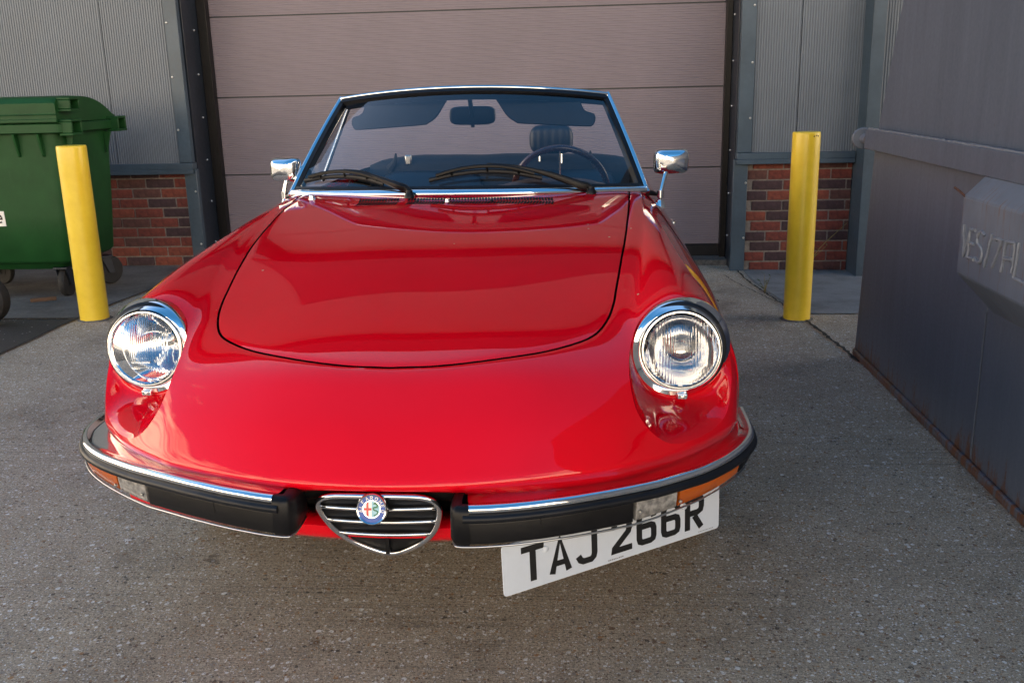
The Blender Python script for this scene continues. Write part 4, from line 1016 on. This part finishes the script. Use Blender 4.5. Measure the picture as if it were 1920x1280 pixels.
# ------------------------------------------------------------------ number plate
def plate():
    ya, ro, pi = .5427, .0435, -.0274
    ex = Vector((math.cos(ya), math.sin(ya), 0)); nn = Vector((math.sin(ya), -math.cos(ya), 0)); ez = Vector((0, 0, 1))
    ez2 = math.cos(pi)*ez-math.sin(pi)*nn; n2 = math.cos(pi)*nn+math.sin(pi)*ez
    e1 = math.cos(ro)*ex+math.sin(ro)*ez2; e2 = -math.sin(ro)*ex+math.cos(ro)*ez2
    M = Matrix((e1, e2, n2)).transposed().to_4x4(); M.translation = (.0628, 1.7806, .3524)
    P = empty('number_plate', (0, 0, 0), CAR); bpy.context.view_layer.update()
    P.matrix_local = CAR.matrix_world.inverted() @ M
    fn = lambda a, b, d: (a, b, d)
    def rr(w, h, r):
        return [(sx*(w-r)+r*math.cos(rad(a0+q*15)), sy*(h-r)+r*math.sin(rad(a0+q*15))) for sx, sy, a0 in ((1, 1, 0), (-1, 1, 90), (-1, -1, 180), (1, -1, 270)) for q in range(7)]
    MB().prism(rr(.26, .0555, .008), fn, -.003, 0).build('plate', 'plate_white', P, bevel=.0008)
    CH = {'T': [[(0, 72), (50, 72)], [(25, 65), (25, 0)]],
          'A': [[(6, 0), (25, 74), (44, 0)], [(14.5, 21), (35.5, 21)]],
          'J': [[(43, 79), (43, 20), (41, 12), (35, 7), (17, 7), (10, 11), (5, 21)]],
          '2': [[(7, 57), (7, 62), (9.5, 69), (15, 72), (35, 72), (41, 69), (43, 62), (43, 50), (41, 44), (8, 13), (7, 7), (50, 7)]],
          '6': [[(43, 60), (42, 67), (35, 72), (15, 72), (9, 69), (7, 62), (7, 17), (9, 10), (15, 7), (35, 7), (41, 10), (43, 17), (43, 33), (41, 40), (35, 43), (14, 43)]],
          'R': [[(7, 0), (7, 65)], [(0, 72), (33, 72), (41, 69), (43, 62), (43, 49), (41, 42), (33, 38), (14, 38)], [(25, 31), (43, 0)]]}
    x = -.219
    for k, ch in enumerate('TAJ266R'):
        if k == 3: x += .022
        mb = MB()
        for li, ln in enumerate(CH[ch]):
            for q in strokes([[(x+a/1000, (b-39.5)/1000+.001) for a, b in ln]], .0135 if ch != 'A' or li == 0 else .012): mb.prism(q, fn, .0002, .0007+li*.00006)
        mb.build('character', 'plate_black', P, fix=True); x += .061
    for a in (-.166, .166): MB().lathe([(0, .005), (.004, .0046), (.0068, .003), (.0072, 0)], 16, (a, .022, 0), 'z').build('screw_cap', 'plate_white', P, smooth=True)
    mb = MB(); xx = -.022
    for k in range(9): mb.box(xx, xx+.0028, -.0505, -.0485+random.choice((0, .001)), .0002, .0005); xx += .0042
    xx = .205
    for k in range(10): mb.box(xx, xx+.0026, -.0505, -.0488, .0002, .0005); xx += .0040
    mb.build('small_print', 'print_grey', P)
    for a in (-.15, .13): MB().box(a-.012, a+.012, .01, .085, -.010, -.004).build('bracket', 'black_paint', P)
plate()

# ------------------------------------------------------------------ windscreen, scuttle, wipers, mirrors
def ws_base(s): return np.array([.60*s, 1.33+.235*s*s, .918-.021*s*s])
def ws_top(s): return np.array([.476*s, 1.72+.113*s*s, 1.235-.032*s*s])
def ws(s, t):
    p = (1-t)*ws_base(s)+t*ws_top(s); b = 4*t*(1-t)*.012
    return p+np.array([0, -b*.8, b*.55])
def windscreen():
    W = empty('windscreen', (0, 0, 0), CAR)
    ns, nt = 40, 14; vs = [tuple(ws(s, t)) for t in np.linspace(.01, .99, nt) for s in np.linspace(-.985, .985, ns)]
    mb = MB(); mb.add(vs, [(j*ns+i, j*ns+i+1, (j+1)*ns+i+1, (j+1)*ns+i) for j in range(nt-1) for i in range(ns-1)])
    mb.build('pane', 'window_glass', W, smooth=True, angle=180, fix=False)
    S = np.linspace(-1, 1, 41)
    nrm = lambda s, t: Vector(np.cross(ws(s+.01, t)-ws(s-.01, t), ws(s, min(1, t+.01))-ws(s, max(0, t-.01)))).normalized()
    def rail(pts, N, up, prof, nm, m):
        rings = []
        for p, n_, u_ in zip(pts, N, up): rings.append([Vector(p)+n_*a+u_*b for a, b in prof])
        MB().rings(rings).build(nm, m, W, smooth=True, angle=50)
    # bottom rail
    N = [nrm(s, .0) for s in S]; U = [Vector(ws(s, .06)-ws(s, 0)).normalized() for s in S]
    arc = [(.004+.009*math.cos(a), .002+.013*math.sin(a)) for a in np.linspace(-math.pi/2, math.pi/2, 9)]
    rail([ws(s, 0) for s in S], N, U, arc+[(-.012, .015), (-.014, -.012)], 'bottom_rail', 'chrome')
    rail([ws(s, 0) for s in S*.985], N, U, [(.008, .015), (.007, .026), (-.004, .027), (-.006, .015)], 'bottom_gasket', 'black_rubber')
    # header
    N = [nrm(s, 1.) for s in S]; U = [Vector(ws(s, 1)-ws(s, .94)).normalized() for s in S]
    rail([ws(s, 1) for s in S], N, U, [(-.020, -.004), (.008, -.005), (.012, -.001), (.012, .005), (.006, .011), (-.012, .015), (-.045, .015), (-.045, .0)], 'header_rail', 'chrome')
    rail([ws(s, 1) for s in S*.98], N, U, [(.009, -.005), (.008, -.022), (-.010, -.024), (-.030, -.018), (-.030, -.005)], 'header_gasket', 'black_rubber')
    # pillars
    for sg in (-1, 1):
        T = np.linspace(-.02, 1.02, 20); N = [nrm(sg, min(1, max(0, t))) for t in T]
        out = Vector((sg*.93, .36, 0)).normalized()
        arc = [(.003+.008*math.cos(a), .004+.0085*math.sin(a)) for a in np.linspace(-math.pi/2, math.pi/2, 8)]
        rail([ws(sg, t) for t in T], N, [out]*len(T), arc+[(-.022, .0125), (-.022, -.0045)], 'pillar', 'chrome')
        rail([ws(sg, t) for t in T[1:-1]], N[1:-1], [out]*18, [(.008, -.0045), (.007, -.020), (-.012, -.022), (-.024, -.0046)], 'pillar_gasket', 'black_rubber')
        foot = ws(sg, 0)
        MB().tube([foot+[sg*-.01, 0, -.004], foot+[sg*.024, .02, -.010], foot+[sg*.05, .06, -.022]], [.010, .009, .004], 8).build('pillar_foot', 'black_rubber', W, smooth=True)
    # air intake slots in the scuttle
    mb = MB()
    for k in range(66):
        u = -.300+k*.600/65
        if abs(u+.165) < .013 or abs(u+.02) < .006: continue
        for v0, v1, sk in ((1.217, 1.256, .004), (1.265, 1.304, -.004)):
            dv = .10*u*u; q = [(u-.0032, v0+dv), (u+.0032, v0+dv), (u+.0032+sk, v1+dv), (u-.0032+sk, v1+dv)]
            pts = [(a, b, zsurf(a, b)) for a, b in q]; mb.add([(a, b, z+.0006) for a, b, z in pts]+[(a, b, z-.004) for a, b, z in pts], [(0, 1, 2, 3), (0, 4, 5, 1), (1, 5, 6, 2), (2, 6, 7, 3), (3, 7, 4, 0)])
    o = mb.build('intake_slots', 'black_void', CAR, fix=False); o['kind'] = 'stuff'
    for u in (-.115, .115):
        v = 1.26; MB().lathe([(0, .004), (.004, .0035), (.0055, 0)], 12, (u, v, zsurf(u, v)), 'z').build('screw', 'black_paint', CAR, smooth=True)
    for sg in (-1,): MB().lathe([(0, .016), (.008, .014), (.010, .006), (.011, 0)], 14, (-.475, 1.36, zsurf(-.475, 1.36)), 'z').build('washer_jet', 'chrome', CAR, smooth=True)
    MB().lathe([(0, .010), (.006, .009), (.008, 0)], 12, (-.02, 1.245, zsurf(-.02, 1.245)), 'z').build('washer_jet', 'chrome', CAR, smooth=True)
windscreen()
OFF = np.array([0, -.020, .015])
def wipers():
    def lift(p, k=1.): return np.array(p)+OFF*k
    sets = [([(-.150, 1.318, .915), (-.160, 1.325, .935), (-.186, 1.357, .925), (-.242, 1.397, .940), (-.320, 1.454, .960), (-.393, 1.497, .964)], [(-.557, 1.578, .934), (-.47, 1.535, .948), (-.391, 1.490, .954), (-.31, 1.440, .950), (-.246, 1.399, .937)]),
            ([(.420, 1.405, .905), (.412, 1.412, .925), (.383, 1.431, .915), (.287, 1.427, .950), (.191, 1.422, .973), (.090, 1.418, .984)], [(-.094, 1.375, .949), (-.01, 1.388, .966), (.08, 1.400, .973), (.168, 1.411, .968), (.264, 1.419, .949)])]
    for arm, blade in sets:
        W = empty('wiper', (0, 0, 0), CAR)
        a = spline([lift(p, 1.25) if i > 1 else np.array(p) for i, p in enumerate(arm)], 30)
        MB().tube(a, list(np.interp(np.linspace(0, 1, 30), [0, .12, .3, .55, 1], [.012, .014, .012, .0075, .0055])), 8, flat=(1, .8)).build('arm', 'black_paint', W, smooth=True)
        p = arm[0]; MB().lathe([(.017, -.012), (.017, .006), (.012, .012), (.010, .022), (0, .024)], 18, (p[0], p[1], zsurf(p[0], p[1])), 'z').build('pivot', 'black_paint', W, smooth=True)
        b = spline([lift(q, 1.1) for q in blade], 30); br = b+np.array([0, -.006, .010])*np.sin(np.linspace(0, math.pi, 30))[:, None]
        MB().tube(br[2:-2], .0062, 6, flat=(1, .8)).build('blade_bridge', 'black_paint', W, smooth=True)
        c = spline([lift(q, .55) for q in blade], 30); MB().tube(c, .0058, 6, flat=(1.3, .6)).build('blade_rubber', 'black_rubber', W, smooth=True)
        for k in (6, 15, 23): MB().tube([c[k], br[k]], .004, 6).build('claw', 'black_paint', W, smooth=True)
wipers()
def door_mirrors():
    for sg, head, yaw, base in ((-1, (-.640, 1.625, .9755), rad(-22), (-.637, 1.60)), (1, (.690, 1.620, .988), rad(8), (.650, 1.575))):
        M = empty('door_mirror', (0, 0, 0), CAR); bz_ = zsurf(*base)-.002 if abs(base[0]) < .7 else .87
        MB().lathe([(.0, .022), (.011, .020), (.014, .012), (.018, .003), (.020, -.006)], 18, (base[0], base[1], bz_), 'z').build('mirror_base', 'chrome', M, smooth=True)
        h = Vector(head)
        st = spline([(base[0], base[1], bz_+.012), (base[0]+sg*.002, base[1]-.004, bz_+.045), (h.x-sg*.014, h.y-.012, h.z-.012)], 14)
        MB().tube(st, list(np.linspace(.0062, .0078, 14)), 10).build('stem', 'chrome', M, smooth=True)
        MB().tube([st[3]-np.array([0, 0, .012]), st[3]+np.array([0, 0, .012])], .011, 10).build('knuckle', 'chrome', M, smooth=True)
        # housing: rounded box, domed towards the front
        rings = []; w, hh = (.058, .042) if sg > 0 else (.055, .042)
        for dep, k in ((-.034, .15), (-.032, .5), (-.026, .76), (-.014, .93), (0, 1.), (.016, 1.02), (.020, 1.0), (.020, .93)):
            ring = []
            for q in range(36):
                a = 2*math.pi*q/36; ca, sa = math.cos(a), math.sin(a)
                x, z = w*k*math.copysign(abs(ca)**.38, ca), hh*k*math.copysign(abs(sa)**.42, sa)
                ring.append(h+Vector((x*math.cos(yaw)-dep*math.sin(yaw), x*math.sin(yaw)+dep*math.cos(yaw), z)))
            rings.append(ring)
        o = MB().rings(rings, True, True).build('housing', 'chrome', M, smooth=True, angle=50)
door_mirrors()

# ------------------------------------------------------------------ cockpit
def cockpit():
    MB().box(-.60, .60, 1.62, 2.84, .24, .27).build('cabin_floor', 'vinyl', CAR)
    MB().box(-.60, .60, 2.80, 2.83, .26, .86).build('rear_bulkhead', 'vinyl', CAR)
    # dashboard with two cowled dials, top pad follows the screen
    rings = []
    for u in np.linspace(-.60, .60, 33):
        v = v_screen(u)+.03; b = .030*math.exp(-((u-.29)/.17)**4)
        rings.append([(u, v, .895), (u, v+.10, .905+b), (u, max(1.72, v+.16), .898+b), (u, 1.78, .868+b), (u, 1.785, .80), (u, 1.74, .66), (u, 1.60, .64), (u, v, .80)])
    DB = MB().rings(rings).build('dashboard', 'vinyl', CAR, smooth=True, angle=60)
    for u in (.21, .37): MB().lathe([(.05, 0), (.056, -.01), (.056, .03), (.05, .035), (0, .03)], 28, (u, 1.79, .83), 'y').build('dial_cowl', 'vinyl', DB, smooth=True)
    # steering wheel
    Wc = (.305, 2.035, .852); tilt = rad(24)
    SW = empty('steering_wheel', Wc, CAR, (tilt-math.pi/2, 0, 0))
    MB().tube([(.178*math.cos(a), .178*math.sin(a), 0) for a in np.linspace(0, 2*math.pi, 65)[:-1]], .0125, 10, loop=True).build('rim', 'wood_rim', SW, smooth=True, angle=180)
    for a in (90, 210, 330):
        a = rad(a+180); MB().tube([(.03*math.cos(a), .03*math.sin(a), -.03), (.175*math.cos(a), .175*math.sin(a), 0)], [.016, .010], 8, flat=(1, .25)).build('spoke', 'dull_steel', SW, smooth=True)
    MB().lathe([(0, .0), (.035, -.004), (.042, -.02), (.04, -.05), (.02, -.06), (.02, -.28)], 24).build('hub', 'black_paint', SW, smooth=True)
    # seats
    for sg in (-1, 1):
        ST = empty('seat', (sg*.30, 2.40, .27), CAR)
        def pad(secs, nm):
            rings = []
            for (y, z, w, t, ty, tz) in secs:
                ring = []
                for k in range(24):
                    a = 2*math.pi*k/24; ca, sa = math.cos(a), math.sin(a); x = w*math.copysign(abs(ca)**.6, ca); q = t*math.copysign(abs(sa)**.6, sa); ring.append((x, y+q*ty, z+q*tz))
                rings.append(ring)
            return MB().rings(rings).build(nm, 'vinyl', ST, smooth=True, angle=180)
        pad([(-.26, .10, .21, .06, 0, 1), (-.24, .12, .24, .08, 0, 1), (0, .11, .25, .08, 0, 1), (.20, .09, .24, .08, 0, 1)], 'cushion')
        pad([(.17, .10, .22, .05, 1, .2), (.22, .30, .25, .06, 1, .2), (.285, .52, .245, .05, 1, .2), (.30, .58, .22, .04, 1, .2), (.305, .60, .17, .015, 1, .2)], 'backrest')
        if sg > 0:
            HR = empty('headrest', (-.054, .335, .735), ST)
            rings = []
            for x in np.linspace(-.098, .098, 29):
                k = (1-(abs(x)/.100)**6)**.5; fl = .004*abs(math.sin(math.pi*(x+.098)/.0327)); ring = []
                for q in range(20):
                    a = 2*math.pi*q/20; ca, sa = math.cos(a), math.sin(a); ring.append((x, (.034*k+fl)*math.copysign(abs(ca)**.6, ca), .064*k*math.copysign(abs(sa)**.55, sa)))
                rings.append(ring)
            MB().rings(rings).build('cushion', 'vinyl', HR, smooth=True, angle=180)
            for x in (-.052, .048): MB().tube([(x, 0, -.05), (x, -.01, -.15)], .005, 8).build('post', 'chrome', HR, smooth=True)
    # inside mirror and sun visors
    RM = empty('inside_mirror', (-.007, 1.86, 1.141), CAR)
    rings = []
    for dep, k in ((-.014, .80), (-.012, .93), (-.004, 1.), (.010, 1.), (.014, .97)):
        rings.append([(.083*k*math.copysign(abs(math.cos(a))**.4, math.cos(a)), dep, .033*k*math.copysign(abs(math.sin(a))**.5, math.sin(a))) for a in np.linspace(0, 2*math.pi, 33)[:-1]])
    MB().rings(rings).build('housing', 'black_paint', RM, smooth=True, angle=50)
    MB().tube([(0, -.01, 0), (.0, -.045, .03), (-.001, -.075, .088)], .008, 8).build('stalk', 'black_paint', RM, smooth=True)
    MB().prism([(-.036, .09), (.036, .09), (.014, .072), (-.014, .072)], lambda a, b, d: (a, d-.07-(b-.072)*.9, b), -.008, .008).build('mount', 'black_paint', RM, bevel=.002)
    MB().tube([(0, 0, -.03), (0, 0, -.042)], .007, 8).build('dip_lever', 'black_paint', RM, smooth=True)
    for sg in (-1, 1):
        V_ = empty('sun_visor', (0, 0, 0), CAR)
        ol = [(.085, 1.205), (.098, 1.180), (.125, 1.140), (.155, 1.119), (.185, 1.112), (.40, 1.099), (.424, 1.101), (.435, 1.115), (.436, 1.135), (.428, 1.145), (.412, 1.148), (.395, 1.158), (.380, 1.190), (.36, 1.203), (.25, 1.216), (.12, 1.222)]
        ol = loop_spline(ol, 60).tolist()
        MB().prism(ol, lambda a, b, d: (sg*a, 1.785+.10*a*a+(1.2-b)*-.12+d, b), -.007, .007).build('board', 'vinyl', V_, bevel=.004)
        MB().tube([(sg*.08, 1.785, 1.205), (sg*.40, 1.80, 1.186)], .005, 8).build('rod', 'chrome', V_, smooth=True)
    # quarter lights in the doors
    for sg in (-1, 1):
        Q = empty('quarter_light', (0, 0, 0), CAR)
        a = np.array([sg*.605, 1.66, .905]); b = np.array([sg*.485, 1.90, 1.175]); c = np.array([sg*.490, 1.99, 1.178]); d = np.array([sg*.602, 1.95, .905])
        MB().tube([a, b, c, d], .0075, 8, flat=(1, .7)).build('frame', 'chrome', Q, smooth=True)
        MB().add([a, d, c, b], [(0, 1, 2, 3)]).build('pane', 'window_glass', Q, fix=False)
        MB().tube([d+[0, .012, 0], c+[0, .012, 0]], .006, 8).build('channel', 'black_rubber', Q, smooth=True)
    # folded hood under its cover behind the seats
    rings = []
    for u in np.linspace(-.60, .60, 41):
        k = (1-(abs(u)/.61)**5)**.5; w = .003*math.sin(u*13)+.0015*math.sin(u*31+1)
        rings.append([(u, 2.70+.15*u*u, .78), (u, 2.705+.15*u*u, .855+.045*k+w), (u, 2.78, .885+.045*k+w), (u, 2.92, .885+.047*k+w*.6), (u, 3.08-.1*u*u, .875+.035*k+w*.3), (u, 3.13-.1*u*u, .86), (u, 3.0, .80)])
    H = MB().rings(rings).build('folded_hood', 'soft_top', CAR, smooth=True, angle=70)
    for u in (-.47, .425):
        sg = math.copysign(1, u)
        MB().tube(spline([(u+.03*sg, 2.74, .88), (u+.01*sg, 2.735, .905), (u, 2.73, .925), (u-.003*sg, 2.73, .953)], 10), [.022, .020, .018, .016, .014, .012, .010, .008, .006, .003], 8).build('hood_latch', 'soft_top', H, smooth=True)
    MB().box(-.425, -.395, 2.72, 2.74, .90, .945).build('hood_catch', 'dull_steel', H, bevel=.006)
    # gear lever and tunnel
    MB().box(-.10, .10, 1.7, 2.75, .27, .44).build('tunnel', 'vinyl', CAR, bevel=.03, seg=4)
    MB().tube([(.0, 1.95, .55), (.0, 2.12, .62)], [.008, .006], 8).build('gear_lever', 'dull_steel', CAR, smooth=True)
cockpit()

# ------------------------------------------------------------------ wheels, underside, tail
def running_gear():
    for v in (.96, 3.16):
        for sg in (-1, 1):
            W = empty('wheel', (sg*.665, v, .297), CAR)
            R = .296
            MB().lathe([(.185, -.075), (.20, -.085), (.25, -.088), (.283, -.078), (R, -.055), (R, .055), (.283, .078), (.25, .088), (.20, .085), (.185, .075)], 48, (0, 0, 0), 'x').build('tyre', 'tyre_rubber', W, smooth=True)
            f = sg*.05
            MB().lathe([(.187, -.07), (.187, .07), (.178, .07), (.165, .045), (.15, .03), (.06, .045), (.05, .05), (0, .052)] if sg > 0 else [(.187, .07), (.187, -.07), (.178, -.07), (.165, -.045), (.15, -.03), (.06, -.045), (.05, -.05), (0, -.052)], 40, (0, 0, 0), 'x').build('rim', 'dull_steel', W, smooth=True)
            MB().lathe([(.055, 0), (.05, sg*.012), (0, sg*.016)], 24, (f, 0, 0), 'x').build('hub_cap', 'chrome', W, smooth=True)
    MB().box(-.56, .56, 1.25, 3.9, .19, .24).build('underbody', 'black_void', CAR)
    for v in (.96, 3.16): MB().tube([(-.6, v, .29), (.6, v, .29)], .03, 10).build('axle', 'black_paint', CAR, smooth=True)
    for sg in (-1, 1):
        T = empty('tail_lamp', (sg*.42, 4.065, .60), CAR)
        MB().box(-.13, .13, -.01, .012, -.035, .035).build('red_lens', 'badge_red', T, bevel=.008)
        MB().box(-.135, .135, -.012, .004, -.041, .041).build('surround', 'chrome', T, bevel=.006)
    RB = empty('rear_bumper', (0, 4.09, .47), CAR)
    MB().tube(spline([(-.72, -.45, 0), (-.68, -.15, 0), (-.55, .0, 0), (0, .05, 0), (.55, .0, 0), (.68, -.15, 0), (.72, -.45, 0)], 40), .032, 10, flat=(1.2, .5)).build('blade', 'chrome', RB, smooth=True)
running_gear()
